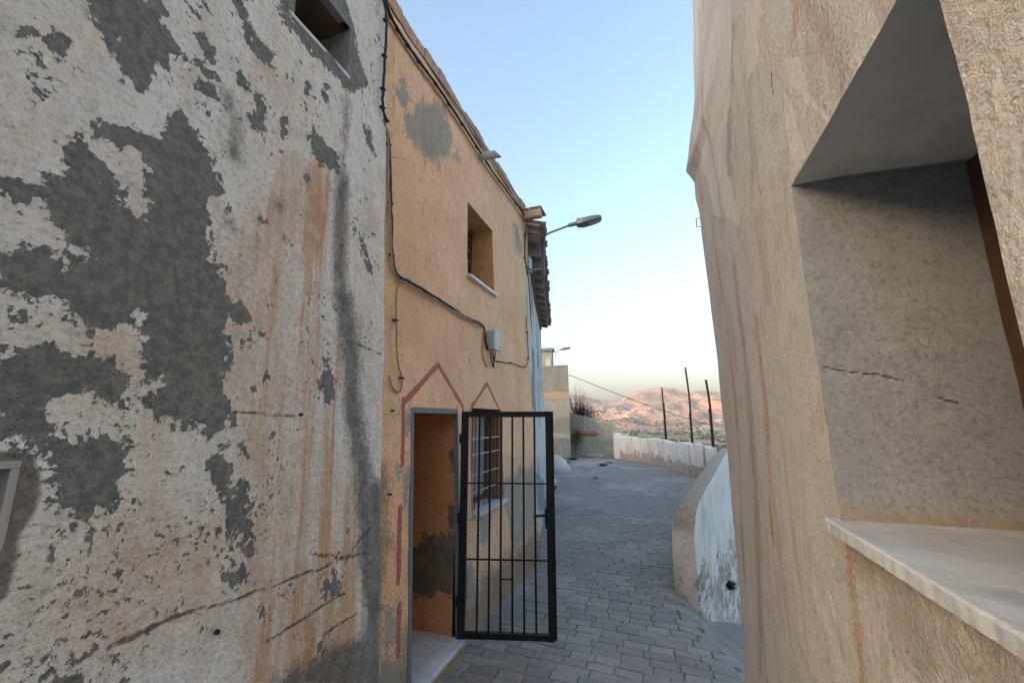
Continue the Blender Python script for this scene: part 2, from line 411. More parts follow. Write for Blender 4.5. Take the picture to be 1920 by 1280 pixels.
    # small terraced plots on the valley floor
    plots = t.n('ShaderNodeTexVoronoi', feature='F1'); t.put(plots.inputs['Vector'], t.vec((1, .7, 0))); plots.inputs['Scale'].default_value = .011
    pc = t.n('ShaderNodeSeparateColor'); t.put(pc.inputs[0], plots.outputs['Color'])
    plot = t.mix((.15, .15, .09), (.33, .26, .18), t.rng(pc.outputs[0], .35, .55)); plot = t.mix(plot, (.10, .14, .075), t.rng(pc.outputs[1], .75, .77))
    sp = t.n('ShaderNodeSeparateXYZ'); t.put(sp.inputs[0], t.pos)
    low = t.math('MULTIPLY', t.rng(sp.outputs[2], -22, -40), t.rng(t.noise(.003, 3), .35, .5))
    c = t.mix(c, plot, low)
    rng_ = t.n('ShaderNodeVectorMath', operation='LENGTH'); t.put(rng_.inputs[0], t.pos)
    t.col(c); t.bump(t.noise(.05, 6, .7), 5.0)
    me.materials.append(t.m); o = bpy.data.objects.new('terrain', me); link(o); tag(o, 'dry hills and valley floor beyond the parapet', None, None, 'structure')
    return azs, rs, Z
def paz_far(a): return np.interp(a, [-13, -9.6, -8.2, 12], [1, 1, 0, 0])
TAZ, TRS, TZ = terrain()
def tz(px, r):                              # terrain point seen in the column of pixel px at range r
    a = math.degrees(math.atan((px-960)/773.7)-PH); i = int(np.argmin(abs(TAZ-a))); j = int(np.argmin(abs(TRS-r)))
    return (math.sin(R(TAZ[i]))*TRS[j], math.cos(R(TAZ[i]))*TRS[j], float(TZ[i, j]))

# ================================================================== STREET
def street():
    xs = np.concatenate([np.arange(-9, -3.6, .4), np.arange(-3.6, 2.2, .08), np.arange(2.2, 7, .3)]); ys = np.concatenate([np.arange(-18, 1.6, .3), np.arange(1.6, 13, .08), np.arange(13, 24.2, .14)])
    XX, YY = np.meshgrid(xs, ys, indexing='ij'); ZZ = ground_z(XX, YY)-.012
    nv = len(ys); vs = np.stack([XX, YY, ZZ], -1).reshape(-1, 3); fs = []
    xc = (xs[:-1]+xs[1:])/2; yc = (ys[:-1]+ys[1:])/2
    XC, YC = np.meshgrid(xc, yc, indexing='ij'); px = par_x(YC)
    ok = np.where(YC > 12.6, XC < px+.12, True) & ~((YC > 21.6) & (XC > -2.3)) & (XC < 7)
    I, J = np.nonzero(ok)
    fs = [(int(i*nv+j), int((i+1)*nv+j), int((i+1)*nv+j+1), int(i*nv+j+1)) for i, j in zip(I, J)]
    mb = MB(); mb.v = [tuple(q) for q in vs.tolist()]; mb.f = fs
    o = mb.build('street', M['worn'], None, smooth=True, origin=(0, 0, 0)); tag(o, 'lane of grey brick-shaped pavers running out to the parapet', None, None, 'structure')
    return o
STREET = street()
def paver_mesh(k):
    rng = random.Random(k); L, W, hgt = .1065, .0520, .03
    j = [(rng.uniform(-.003, .003), rng.uniform(-.0025, .0025)) for _ in range(4)]
    cs = [(-L, -W), (L, -W), (L, W), (-L, W)]
    lo = [(x+a*.5, y+b*.5, -hgt) for (x, y), (a, b) in zip(cs, j)]
    md = [(x+a, y+b, -.005) for (x, y), (a, b) in zip(cs, j)]
    tp = [(x*.97+a, y*.94+b, rng.uniform(0, .0035)) for (x, y), (a, b) in zip(cs, j)]
    V = lo+md+tp; F = [(8, 9, 10, 11)]+[(i, (i+1) % 4, 4+(i+1) % 4, 4+i) for i in range(4)]+[(4+i, 4+(i+1) % 4, 8+(i+1) % 4, 8+i) for i in range(4)]
    me = bpy.data.meshes.new('paver'); me.from_pydata(V, [], F); me.update(); me.materials.append(M['paver']); return me, V, F
PV = [paver_mesh(k) for k in range(6)]
def facade_x(y): return np.interp(y, [2, 5.66, 12.9, 12.95, 19.6, 25], [lx(0)+.0, lx(0)-.0, lx(0)-1.72, -7.5, -7.5, -7.5])
def pavers():
    n = 0; rng = random.Random(3); far = MB(); fr = []
    rows = [2.45+.108*i for i in range(158)]+[2.45-.108*i for i in range(1, 38)]      # the pieces seen largest first
    for y in rows:
        x0 = float(facade_x(y))+rng.uniform(-.3, 0) if y < 12.9 else -6
        x0 = max(x0, -4.2)
        x1 = .62 if y < 4.0 else (1.3 if y < 5.1 else (float(par_x(y)) if y > 5.12 else 1))
        x = x0
        while x < x1:
            sx = rng.uniform(.85, 1.15); x += .1085*sx
            zc = float(ground_z(x, y)); gx = (float(ground_z(x+.1, y))-float(ground_z(x-.1, y)))/.2; gy = (float(ground_z(x, y+.1))-float(ground_z(x, y-.1)))/.2
            if y > 5.12: gx = gy = 0
            if (x-.13)*.916+(y-4.75)*.4 > .05 and (y < 5.12 or x > par_x(y)): break
            k = rng.randrange(6); dz = rng.uniform(-.0025, .004); rz = rng.uniform(-.012, .012)
            if n < 300:
                o = bpy.data.objects.new('paver', PV[k][0]); link(o, STREET); o.location = (x, y, zc+dz+.002)
                o.rotation_euler = (math.atan(gy)+rng.uniform(-.012, .012), -math.atan(gx)+rng.uniform(-.008, .008), rz); o.scale = (sx, 1, 1); n += 1
            elif x < x1-.05:
                far.add([(x+p[0]*sx, y+p[1], zc+p[2]+dz+.002+gx*p[0]+gy*p[1]) for p in PV[k][1]], PV[k][2]); fr.append(rng.random())
            x += .1085*sx
    # second block of the ramp beside the white parapet
    o = far.build('paver_field', M['paver'], STREET); tag(o, 'grey pavers of the farther lane', None, None, 'stuff')
pavers()

# ================================================================== WHITE HOUSE (left, near)
def P(pts, f=hl): return [f(*p) for p in pts]
G_POLY = [
 [(83,262),(110,256),(150,266),(170,285),(195,300),(205,345),(222,380),(250,405),(275,402),(283,370),(270,330),(262,290),(240,275),(205,280),(175,262),(165,235),(190,225),(215,232),(215,215),(250,208),(265,225),(300,225),(335,190),(352,215),(375,255),(400,305),(425,370),(400,395),(388,440),(400,490),(420,520),(420,600),(415,650),(425,690),(430,750),(442,795),(405,812),(385,828),(340,808),(300,792),(262,762),(248,748),(265,735),(290,720),(262,712),(256,690),(262,640),(250,610),(225,600),(195,612),(165,620),(150,600),(105,600),(105,550),(125,520),(135,480),(150,470),(100,430),(60,400),(15,375),(-10,350),(-10,325),(60,330),(95,310)],
 [(-40,655),(40,655),(80,640),(150,660),(200,685),(235,705),(222,735),(228,760),(200,770),(175,755),(160,740),(130,745),(108,772),(122,795),(150,818),(170,800),(205,795),(232,830),(235,870),(250,875),(240,890),(222,900),(235,940),(215,965),(248,1000),(240,1015),(215,1010),(190,1000),(190,970),(172,952),(150,990),(140,1003),(125,985),(120,940),(125,900),(100,880),(80,850),(40,830),(-40,820)],
 [(385,840),(410,838),(425,870),(418,900),(435,920),(450,890),(462,940),(466,980),(455,1003),(430,1000),(410,990),(400,940),(385,910),(380,870)],
 [(160,-20),(300,-20),(318,20),(310,35),(345,50),(372,70),(400,95),(408,140),(395,172),(378,178),(355,165),(340,125),(318,108),(318,140),(345,185),(330,182),(300,130),(285,150),(270,168),(250,172),(240,140),(225,150),(215,115),(240,78),(200,95),(185,60),(168,25)],
 [(398,-20),(452,-20),(465,40),(480,80),(502,100),(497,120),(468,108),(445,80),(440,45)],
 [(600,690),(620,682),(629,710),(622,750),(610,766),(601,730)],
 [(425,573),(455,570),(472,600),(458,618),(430,614)],
 [(565,225),(590,220),(598,250),(627,292),(627,322),(600,318),(575,298),(572,260)],
 [(670,455),(685,468),(700,500),(696,522),(680,502)], [(515,220),(530,218),(536,262),(520,258)],
 [(675,238),(690,245),(697,292),(682,272)], [(590,180),(600,148),(617,165),(610,196)], [(570,150),(580,148),(583,168),(572,170)],
 [(42,150),(58,122),(70,150),(76,200),(55,214),(40,195)], [(95,66),(110,70),(110,100),(98,98)], [(30,52),(54,58),(52,76),(34,72)],
 [(450,170),(480,180),(486,198),(465,190)], [(460,210),(490,208),(492,240),(470,240)],
 [(350,880),(372,880),(372,1012),(352,1012)] and [(376,925),(392,935),(388,962),(378,955)],
 [(345,985),(372,990),(362,1008),(350,1005)], [(455,1010),(462,1005),(462,1030),(455,1030)],
 [(410,1080),(455,1065),(450,1085),(428,1094)], [(605,1085),(635,1080),(640,1120),(606,1112)], [(487,1155),(510,1150),(508,1170),(490,1172)],
 [(0,485),(60,478),(100,510),(108,560),(60,572),(0,560)] ,
 [(-40,1190),(30,1203),(60,1235),(120,1258),(200,1245),(240,1300),(-40,1300)],
 [(190,1255),(300,1240),(330,1215),(320,1260),(200,1300)],
 [(515,-30),(540,-30),(545,60),(528,50)] ,
 [(528,45),(560,85),(600,120),(638,162),(655,170),(682,163),(678,140),(664,100),(664,60),(650,20),(640,-30),(560,-30)],
]
SURR = [[(-200,800),(0,850),(50,853),(72,900),(60,950),(30,1000),(22,1060),(0,1110),(-200,1300)]]
MILDEW_P = [[(480,1300),(545,1250),(620,1205),(672,1185),(700,1150),(712,1300)]]
G_YZ = [P(q) for q in G_POLY]
def f_grey(Y, Z):
    d = np.full(Y.shape, -1.0)
    for q in G_YZ: d = np.maximum(d, sdf(Y, Z, q))
    n = .06*fbm(Y*6+Z*1.5, Z*6, 0, 6, 11, .70)
    top = np.maximum(np.clip((Z-3.15)/.5, 0, 1)*np.clip((1.15-Y)/.2, 0, 1), .17)
    hole = np.clip(fbm(Y*7+Z*2, Z*6.5, 0, 5, 14, .66)-.02, 0, 1)*top*.55
    n = n-hole
    iso = fbm(Y*13+Z*3, Z*12, 0, 5, 12, .66)-.50                       # stray chips
    zone = np.clip((d+.25)/.25, 0, 1)
    wide = fbm(Y*2.1, Z*2.1, 0, 3, 13)
    return np.clip(np.maximum(d+n*1.1, (iso-.12+.16*zone+.25*np.clip(wide, -.3, .3))*.08), -.3, .3)
def f_vst(Y, Z):
    a = sdf(Y, Z, P([(430,420),(600,300),(660,420),(670,900),(640,1290),(455,1290),(470,900)]))
    return np.clip(np.minimum(a, .05)-.055+.03*(Z < 1.2), -.3, .3)
def f_chip(Y, Z):
    z = fbm(Y*1.6+3, Z*1.3, 0, 4, 19)
    d = np.full(Y.shape, -1.0)
    for ln, wd in (([(0,80),(150,230),(100,480),(40,620)], .5), ([(330,40),(380,60)], .25), ([(20,900),(100,1050),(200,1180),(350,1060),(440,950)], .25), ([(570,130),(600,260)], .16), ([(690,320),(690,520)], .12)): d = np.maximum(d, lsd(Y, Z, P(ln), wd))
    return np.clip(-.070+.05*z+.03*np.clip(d/.15, -1, .8), -.3, .3)
def f_surr(Y, Z): return np.clip(sdf(Y, Z, P(SURR[0]))+.02*fbm(Y*6, Z*6, 0, 4, 21), -.3, .3)
def f_mild(Y, Z):
    Y = Y+.022*fbm(Z*2.5, Y*1.5, 9, 4, 401)
    d = sdf(Y, Z, P(MILDEW_P[0]))
    d = np.maximum(d, lsd(Y, Z, P([(645,165),(640,240),(636,330)]), .03)-.02)
    d = np.maximum(d, lsd(Y, Z, P([(636,330),(634,400),(636,480),(638,560)]), .05))
    d = np.maximum(d, lsd(Y, Z, P([(638,560),(650,640),(662,780),(674,860),(682,980),(690,1130),(696,1300)]), .075))
    d = np.maximum(d, lsd(Y, Z, P([(425,185),(432,215),(436,290)]), .03)-.005)
    d = np.maximum(d, lsd(Y, Z, P([(425,415),(432,425)]), .02)-.005)
    d = np.maximum(d, lsd(Y, Z, P([(505,380),(520,388)]), .02)-.012)
    d = np.maximum(d, lsd(Y, Z, P([(700,920),(700,1000),(697,1130),(694,1300)]), .08))
    return np.clip(d, -.3, .3)
def f_och(Y, Z):
    Y = Y+.022*fbm(Z*2.5, Y*1.5, 9, 4, 401)
    d = np.full(Y.shape, -1.0)
    for ln, wd in (([(520,500),(515,800),(510,1280)], .03), ([(590,620),(600,900),(610,1200)], .02), ([(445,860),(455,1250)], .03), ([(460,1290),(620,1230)], .06), ([(460,470),(520,420),(545,330)], .09), ([(440,760),(435,600),(440,500)], .05), ([(470,1280),(480,1100),(478,900),(470,780)], .07),
                   ([(560,1000),(565,820),(560,600)], .04), ([(240,300),(250,370)], .05), ([(215,640),(225,690)], .05), ([(250,1040),(330,1080)], .14),
                   ([(140,1130),(230,1160)], .08), ([(530,1230),(540,1130),(525,900)], .07), ([(620,1180),(600,1260)], .06), ([(498,480),(492,620)], .03), ([(690,370),(690,420)], .05), ([(500,130),(520,160)], .06),
                   ([(155,390),(195,450)], .05)):
        d = np.maximum(d, lsd(Y, Z, P(ln), wd))
    return np.clip(d, -.3, .3)
CRACKS = [[(195,1210),(240,1192),(290,1166),(335,1148),(372,1138),(400,1134),(440,1121),(482,1104),(530,1087),(562,1076),(600,1064),(632,1048),(655,1040),(690,1036)],
          [(495,1200),(530,1180),(560,1160),(590,1140),(612,1124),(642,1113)], [(428,769),(470,774),(505,778),(545,780)], [(578,1038),(610,1040),(650,1046),(685,1034)],
          [(598,1192),(625,1170),(665,1148)], [(640,1060),(655,1030),(690,990)], [(642,640),(690,655),(712,665)]]
def crack(Y, Z, ls, w=.0052, f=hl):
    d = np.full(Y.shape, -1.0); jy = .011*fbm(Y*13, Z*13, 0, 5, 91, .6); jz = .011*fbm(Y*13+5, Z*13, 0, 5, 92, .6)
    ww = w*(1.1+.5*fbm(Y*4, Z*4, 0, 2, 93))
    for l in ls: d = np.maximum(d, lsd(Y+jy, Z+jz, P(l, f), ww))
    return np.clip(d, -.3, .3)
WHITE = plaster('peeling_white_render', (.84, .835, .81), (.81, .76, .68), [
    ('ochre', (.58, .40, .27), (.70, .56, .43), .12, .36, 6, .62, 0, .4),
    ('vstain', (.54, .29, .13), (.66, .45, .28), .085, 1.05, 6.5, .85, 0, .035),
    ('surround', (.27, .245, .205), (.20, .18, .15), .008, .02, 30, 1, .003, 1),
    ('grey', GREY_A, GREY_B, .003, .13, 30, 1, .012, .7),
    ('mildew', (.10, .105, .10), (.22, .215, .20), .055, .15, 12, .88, 0, .35),
    ('chip', GREY_A, GREY_B, .004, .22, 24, .95, .004, .8),
    ('crack', (.07, .06, .05), (.16, .135, .11), .004, .022, 45, .85, .008, 1)],
    fine=.010, coarse=.02, grain=.48, streak=((.64, .52, .40), .4, (.60, .36, .20), .45), fs=48)
def seam(z): return np.interp(z, [0, .4, 2.38, 5.04, 5.6], [2.255, 2.249, 2.229, 2.129, 2.11])
def wpos(u, v):
    u = np.asarray(u, float); v = np.asarray(v, float)
    e = np.clip((u-2.2)/.03, 0, 1)
    y = np.where(u > 1.95, 1.95+(np.minimum(u, 2.2)-1.95)*(seam(v)+.012*fbm(v*4, v*0+3, 0, 4, 17)-1.95)/.25, u)+e*.012
    d = .014*fbm(u*1.6, v*1.6, 0, 4, 15)+.004*fbm(u*9, v*9, 0, 3, 16)
    return lx(v, .018)+d-e*.06, y, v
ATT = (1.36, 1.775, 4.07, 4.43); LW = (-.35, .637, .35, 1.752)
wh = empty('white_house', (-1.7, 1.0, 0), 'tall left house with peeling white render over grey cement, nearest on the left', 'house')
U = np.concatenate([[-.6, -.5], np.arange(-.4, 2.2, .0125), [2.2, 2.205, 2.212, 2.22, 2.23]])
U = np.array(sorted(set(np.round(U, 4)) | {ATT[0], ATT[1], LW[0], LW[1]})); V = lines(-.25, 5.7, .0135, (ATT[2], ATT[3], LW[2], LW[3]))
wall_grid('wall', U, V, wpos, [ATT, LW], WHITE, wh, dict(vstain=f_vst, chip=f_chip, grey=f_grey, surround=f_surr, mildew=f_mild, ochre=f_och, crack=lambda a, b: crack(a, b, CRACKS)))
M['cement'] = plaster('bare_cement', (.24, .245, .245), (.30, .30, .29), [('none', (0, 0, 0), (0, 0, 0), .01, 0, 5, 0, 0, 1)], .003, .012)
f = reveal('attic_window_reveal', ATT, wpos, .42, M['cement'], wh, -1, 'LRB', jit=.012)
mb = MB(); mb.box(-2.22, -1.83, ATT[0]-.05, ATT[1]+.05, ATT[3]-.0, ATT[3]+.08)
lint = mb.build('lintel_beam', M['oldwood'], wh)
mb = MB(); mb.box(-1.86, -1.775, ATT[0]-.03, ATT[1]-.05, ATT[3]+.005, ATT[3]+.03); mb.build('broken_lintel_edge', M['cement'], wh)
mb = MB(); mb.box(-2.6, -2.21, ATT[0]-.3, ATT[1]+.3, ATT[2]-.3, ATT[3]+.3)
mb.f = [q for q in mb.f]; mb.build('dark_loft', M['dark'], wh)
mb = MB(); mb.box(-2.2, -1.762, ATT[0]-.028, ATT[1]+.022, ATT[2]-.022, ATT[2]+.004, .003); mb.build('window_sill', M['marble'], wh)
# low window at the left border of the picture: aluminium frame standing in a cement surround
fr = MB(); xw = lx(1.3)+.0
fr.box(-1.76, -1.662, LW[0], LW[1]+.004, LW[3]-.014, LW[3]+.004, .002); fr.box(-1.76, -1.662, LW[1]-.014, LW[1]+.004, LW[2], LW[3]-.0145, .002)
fr.box(-1.76, -1.662, LW[0], LW[0]+.014, LW[2], LW[3]-.0145, .002); fr.box(-1.76, -1.662, LW[0]+.0145, LW[1]-.0145, LW[2], LW[2]+.014, .002)
fo = fr.build('window', M['alu'], wh)
s_ = MB(); s_.box(-1.74, -1.715, LW[1]-.06, LW[1]-.035, LW[2]+.02, LW[3]-.035, .004); s_.box(-1.74, -1.715, LW[0]+.02, LW[1]-.0605, LW[3]-.06, LW[3]-.035, .004); s_.build('sash', M['alu'], fo)
g_ = MB(); g_.box(-1.79, -1.745, LW[0]+.001, LW[1]-.001, LW[2]+.001, LW[3]-.001); g_.build('pane', M['glass'], fo)
mb = MB(); mb.box(-7, -2.7, -.6, 2.0, -.2, 5.65); mb.build('rear_wall', M['cement'], wh)
mb = MB(); mb.box(-2.699, -1.70, -.62, -.54, -.2, 5.66); mb.build('end_wall', M['cement'], wh)
mb = MB(); mb.box(-2.69, -1.88, -.53, 2.1, 5.60, 5.68); mb.build('roof', M['cement'], wh)

# ================================================================== ORANGE HOUSE
DOOR = (2.575, 3.315, .13, 1.95); LWIN = (3.62, 4.42, 1.0, 1.975); UWIN = (3.60, 4.312, 3.325, 4.155)
oh = empty('orange_house', (-1.7, 3.9, 0), 'orange rendered two-storey house with red zigzag bands over door and window', 'house')
O_POLY = [[(752,215),(775,205),(788,190),(815,185),(830,200),(842,240),(842,290),(825,312),(800,300),(785,280),(765,265),(757,240)], [(853,270),(862,278),(860,306),(850,295)],
  [(740,180),(752,150),(775,190),(760,205)], [(962,418),(972,425),(980,480),(968,470)],
  [(944,894),(964,882),(989,874),(1005,882),(1005,935),(1001,987),(985,1004),(972,1028),(960,1024),(956,987),(948,947),(940,914)],
  [(899,963),(924,955),(924,996),(911,1025),(902,1000)], [(718,1140),(750,1128),(752,1205),(718,1212)], [(866,1050),(884,1040),(890,1120),(868,1150)], [(770,1290),(700,1290),(700,1265),(752,1225)],
  [(753,765),(768,757),(768,800),(756,800)], [(985,530),(1010,530),(1010,610),(986,600)], [(744,870),(766,880),(766,960),(750,950)]]
O_YZ = [P(q) for q in O_POLY]
def fo_grey(Y, Z):
    d = np.full(Y.shape, -1.0)
    for q in O_YZ: d = np.maximum(d, sdf(Y, Z, q))
    iso = fbm(Y*5, Z*5, 0, 5, 112, .62)-.95
    low = np.clip((.75-Z)/.5, 0, 1)*.42+np.clip((Z-4.3)/.8, 0, 1)*.22
    return np.clip(np.maximum(d+.085*fbm(Y*5, Z*4, 0, 6, 111, .65), (iso+low)*.1), -.3, .3)
def fo_dirt(Y, Z):
    d = (.42-Z)*.6
    d = np.maximum(d, lsd(Y, Z, P([(712,900),(706,1000),(700,1130),(694,1300)]), .085))
    d = np.maximum(d, lsd(Y, Z, P([(725,1010),(742,1035)]), .05)-.03)
    return np.clip(d, -.3, .3)
def fo_pale(Y, Z):
    d = np.full(Y.shape, -1.0)
    for ln, wd in (([(780,620),(770,520)], .16), ([(890,560),(870,480)], .12), ([(760,330),(775,420)], .12), ([(840,640),(850,740)], .12)): d = np.maximum(d, lsd(Y, Z, P(ln), wd))
    return np.clip(d, -.3, .3)
RED = [([(754,748+0),(754,800),(752,870)], .022), ([(750,952),(748,1010),(746,1090)], .024), ([(747,1135),(745,1195),(746,1225)], .024),
       ([(757,752),(790,718),(822,684),(845,722),(867,760)], .024), ([(868,760),(870,830),(873,905),(874,1010),(876,1120)], .02),
       ([(884,762),(912,719),(937,768)], .021), ([(940,772),(942,860),(945,925)], .02), ([(882,770),(884,870),(886,960)], .02)]
def fo_red(Y, Z):
    d = np.full(Y.shape, -1.0)
    for ln, wd in RED: d = np.maximum(d, lsd(Y, Z, P(ln), wd))
    return np.clip(d+.008*fbm(Y*18, Z*18, 0, 5, 121, .7)+.004*fbm(Y*3, Z*3, 0, 2, 122), -.3, .3)
O_CR = [[(937,690),(938,730),(938,765)], [(735,30),(737,110),(740,250)], [(720,290),(760,300),(790,340)], [(960,470),(966,540),(963,640)]]
ORANGE = plaster('orange_render', ORA, ORB, [
    ('pale', (.74, .50, .31), (.70, .44, .26), .12, .25, 4, .7, 0, .5),
    ('dirt', (.15, .125, .095), (.30, .18, .10), .10, .36, 7, .8, .003, .6),
    ('grey', (.26, .265, .25), (.36, .34, .30), .03, .38, 9, .85, .002, .45),
    ('red', (.38, .075, .06), (.47, .14, .11), .0035, .026, 40, .88, 0, 1),
    ('crack', (.06, .04, .03), (.15, .10, .07), .003, .004, 60, .8, .006, 1)],
    fine=.0045, coarse=.013, streak=((.55, .33, .19), .35, (.44, .27, .16), .5), fs=55)
def opos(u, v):
    u = np.asarray(u, float); v = np.asarray(v, float)
    return lx(v)+.016*fbm(u*1.2, v*1.2, 4, 3, 115)+.003*fbm(u*7, v*7, 0, 3, 116), u+0*v, v+0*u
ED = 5.68
U = lines(2.05, ED, .014, (DOOR[0], DOOR[1], LWIN[0], LWIN[1], UWIN[0], UWIN[1])); V = lines(-.2, 5.1, .0155, (DOOR[2], DOOR[3], LWIN[2], LWIN[3], UWIN[2], UWIN[3]))
wall_grid('wall', U, V, opos, [DOOR, LWIN, UWIN], ORANGE, oh, dict(grey=fo_grey, dirt=fo_dirt, pale=fo_pale, red=fo_red, crack=lambda a, b: crack(a, b, O_CR, .003)))
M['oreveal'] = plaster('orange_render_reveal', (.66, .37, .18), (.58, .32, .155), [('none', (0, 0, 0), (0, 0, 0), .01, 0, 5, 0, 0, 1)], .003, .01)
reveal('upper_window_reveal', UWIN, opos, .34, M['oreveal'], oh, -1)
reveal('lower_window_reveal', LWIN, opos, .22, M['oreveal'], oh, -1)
# wall head: low mortar coping with a ragged flat edge
mb = MB(); yy = np.arange(2.0, ED+.12, .12)
for a, b in zip(yy[:-1], yy[1:]):
    o1 = .022+.010*math.sin(a*7)+random.uniform(-.006, .006); z1 = 5.235+random.uniform(-.008, .01)
    mb.box(-2.3, lx(5.15)+o1, a, b-.0015, 5.1, z1, .006)
mb.build('coping', plaster('old_mortar', (.56, .38, .26), (.42, .32, .26), [('none', (0, 0, 0), (0, 0, 0), .01, 0, 5, 0, 0, 1)], .006, .02), oh)
mb = MB(); mb.box(-7, -2.31, 2.0, 5.66, 4.9, 5.08); mb.box(-7, -6.8, 2.0, 5.66, -.2, 4.9); mb.box(-6.8, -1.9, ED-.12, ED-.04, -.2, 5.05); mb.box(-6.8, -1.9, 2.02, 2.1, -.2, 5.05); mb.box(-4.4, -4.3, 2.1, 5.5, -.2, 4.9); mb.build('roof', M['cement'], oh)
# sills
for nm, wd in (('window_sill', LWIN), ('window_sill', UWIN)):
    xs = lx(wd[2]); mb = MB(); mb.box(xs-.22, xs+.045, wd[0]-.025, wd[1]+.025, wd[2]-.026, wd[2]+.006, .003); mb.build(nm, M['marble'], oh)
# upper window: brown timber frame deep in the reveal, dark panes
xs = lx(3.7)-.335; a, b, c_, d_ = UWIN; fr = MB()
fr.box(xs-.02, xs+.03, a, a+.06, c_, d_, .004); fr.box(xs-.02, xs+.03, b-.06, b, c_, d_, .004); fr.box(xs-.02, xs+.03, a+.061, b-.061, c_, c_+.06, .004); fr.box(xs-.02, xs+.03, a+.061, b-.061, d_-.06, d_, .004); fr.box(xs-.015, xs+.026, (a+b)/2-.03, (a+b)/2+.03, c_+.061, d_-.061, .004)
uo = fr.build('window', M['wood'], oh)
mb = MB(); mb.box(xs-.03, xs-.022, a, b, c_, d_); mb.build('pane', M['glass'], uo)
for k in range(5):
    mb = MB(); z = c_+.12+k*.145; mb.tube([(xs+.06, a-.01, z), (xs+.06, b+.01, z)], .006); mb.build('bar', M['whitebar'], uo)
for k in range(6):
    mb = MB(); y = a+.06+k*.115; mb.tube([(xs+.075, y, c_+.006), (xs+.075, y, d_)], .006); mb.build('bar', M['rust'], uo)
# lower window behind its grille
xs = lx(1.5)-.20; a, b, c_, d_ = LWIN; fr = MB()
fr.box(xs-.03, xs+.02, a, a+.05, c_+.006, d_, .004); fr.box(xs-.03, xs+.02, b-.05, b, c_+.006, d_, .004); fr.box(xs-.03, xs+.02, a+.051, b-.051, c_+.006, c_+.06, .004); fr.box(xs-.03, xs+.02, a+.051, b-.051, d_-.05, d_, .004); fr.box(xs-.028, xs+.018, a+.37, a+.41, c_+.061, d_-.051, .004)
lo = fr.build('window', M['wood'], oh)
mb = MB(); mb.box(xs+.0, xs+.0, a, a, c_, c_); mb = MB(); mb.box(xs-.026, xs-.022, a+.05, b-.05, c_+.05, d_-.05); mb.build('pane', M['glass'], lo)
mb = MB()
n = 40
vs = []; fs = []
for i in range(n+1):
    y = a+.055+(b-a-.11)*i/n; x = xs-.004+.009*math.sin(i*1.3)
    vs += [(x, y, c_+.05), (x, y, d_-.05)]
for i in range(n): fs.append((2*i, 2*i+2, 2*i+3, 2*i+1))
mb.add(vs, fs); mb.build('curtain', M['curtain'], lo, smooth=True)
mb = MB(); mb.box(xs+.022, xs+.185, b-.034, b-.012, c_+.012, d_-.01, .003)
for k in range(7): mb.box(xs+.035, xs+.17, b-.040, b-.0342, c_+.06+k*.125, c_+.15+k*.125, .002)
mb.build('shutter', simple('faded_brown_shutter', (.38, .20, .10), .7, .2, 9, bump=.002), lo)
xg = lx(1.5)-.035
for px_, py_ in ((891, 823), (891, 853), (891, 892), (891, 926)):
    z = hl(px_, py_)[1]; mb = MB(); mb.box(xg-.003, xg+.006, a-.0, b+.0, z-.007, z+.007); mb.build('grille_bar', M['whitebar'], lo)
for k in range(7):
    y = a+.05+k*.117; mb = MB(); mb.tube([(xg-.012, y, c_+.006), (xg-.012, y, d_)], .0055); mb.build('grille_bar', M['darkbar'], lo)
# doorway: blue-grey steel frame, entrance passage, marble step
xf = lx(1.0); fr = MB(); y0, y1, z0, z1 = DOOR
def slant(y_a, y_b, za, zb, off0, off1):
    V = []
    for z in (za, zb):
        V += [(lx(z)+off0, y_a, z), (lx(z)+off1, y_a, z), (lx(z)+off1, y_b, z), (lx(z)+off0, y_b, z)]
    return V, [(3, 2, 1, 0), (4, 5, 6, 7), (0, 1, 5, 4), (1, 2, 6, 5), (2, 3, 7, 6), (3, 0, 4, 7)]
fr.add(*slant(y0-.006, y0+.03, z0, z1, -.09, .014)); fr.add(*slant(y1-.010, y1+.006, z0, z1, -.03, .008)); fr.add(*slant(y0+.031, y1-.0105, z1-.035, z1+.006, -.06, .014))
fr.build('door_frame', M['steelblue'], oh)
PASS = (-3.3, y0-.02, y1+.005)
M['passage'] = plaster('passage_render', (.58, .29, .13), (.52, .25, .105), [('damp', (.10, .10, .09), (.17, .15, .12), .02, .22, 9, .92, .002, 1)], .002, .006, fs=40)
def damp(Y, Z): return np.clip(.62+.22*fbm(np.asarray(Y)*3+0*Z, Z*3, 2, 4, 133)-np.abs(Z-.60)*1.5-.28, -.3, .3)
def dampx(u, v):
    d = .30-np.abs(v-.62)+.22*fbm(u*2.6, v*2.6, 0, 5, 134)
    nn = .16*fbm(u*7, v*7, 0, 5, 135, .65)
    d2 = .07-np.hypot((u+1.71)*1.3, (v-1.02)*.8)+nn*.6
    d3 = .06-np.hypot((u+1.71)*1.3, (v-1.5)*.8)+nn*.6
    return np.clip(np.maximum(np.maximum(d, d2), d3), -.3, .3)
Uw = lines(-3.3, -1.70, .03); Vw = lines(.1, 2.0, .03)
UU = {}
def passpos(u, v): return np.asarray(u, float)+0*v, np.full(np.shape(u), y1+.003)+0*v, np.asarray(v, float)+0*u
o = wall_grid('passage_wall', Uw, Vw, passpos, [], M['passage'], oh, {})
UUg, VVg = np.meshgrid(Uw, Vw, indexing='ij'); a_ = o.data.attributes.new('damp', 'FLOAT', 'POINT'); a_.data.foreach_set('value', dampx(UUg, VVg).ravel().astype(np.float32))
mb = MB(); mb.box(-3.3, lx(1.9)-.09, y0-.1, y0-.012, .1, 2.05); mb.box(-3.4, -3.3, y0-.1, y1+.1, .1, 2.05); mb.box(-3.3, lx(2)-.03, y0-.1, y1+.1, z1+.008, z1+.06); mb.build('passage', M['orange_in'], oh)
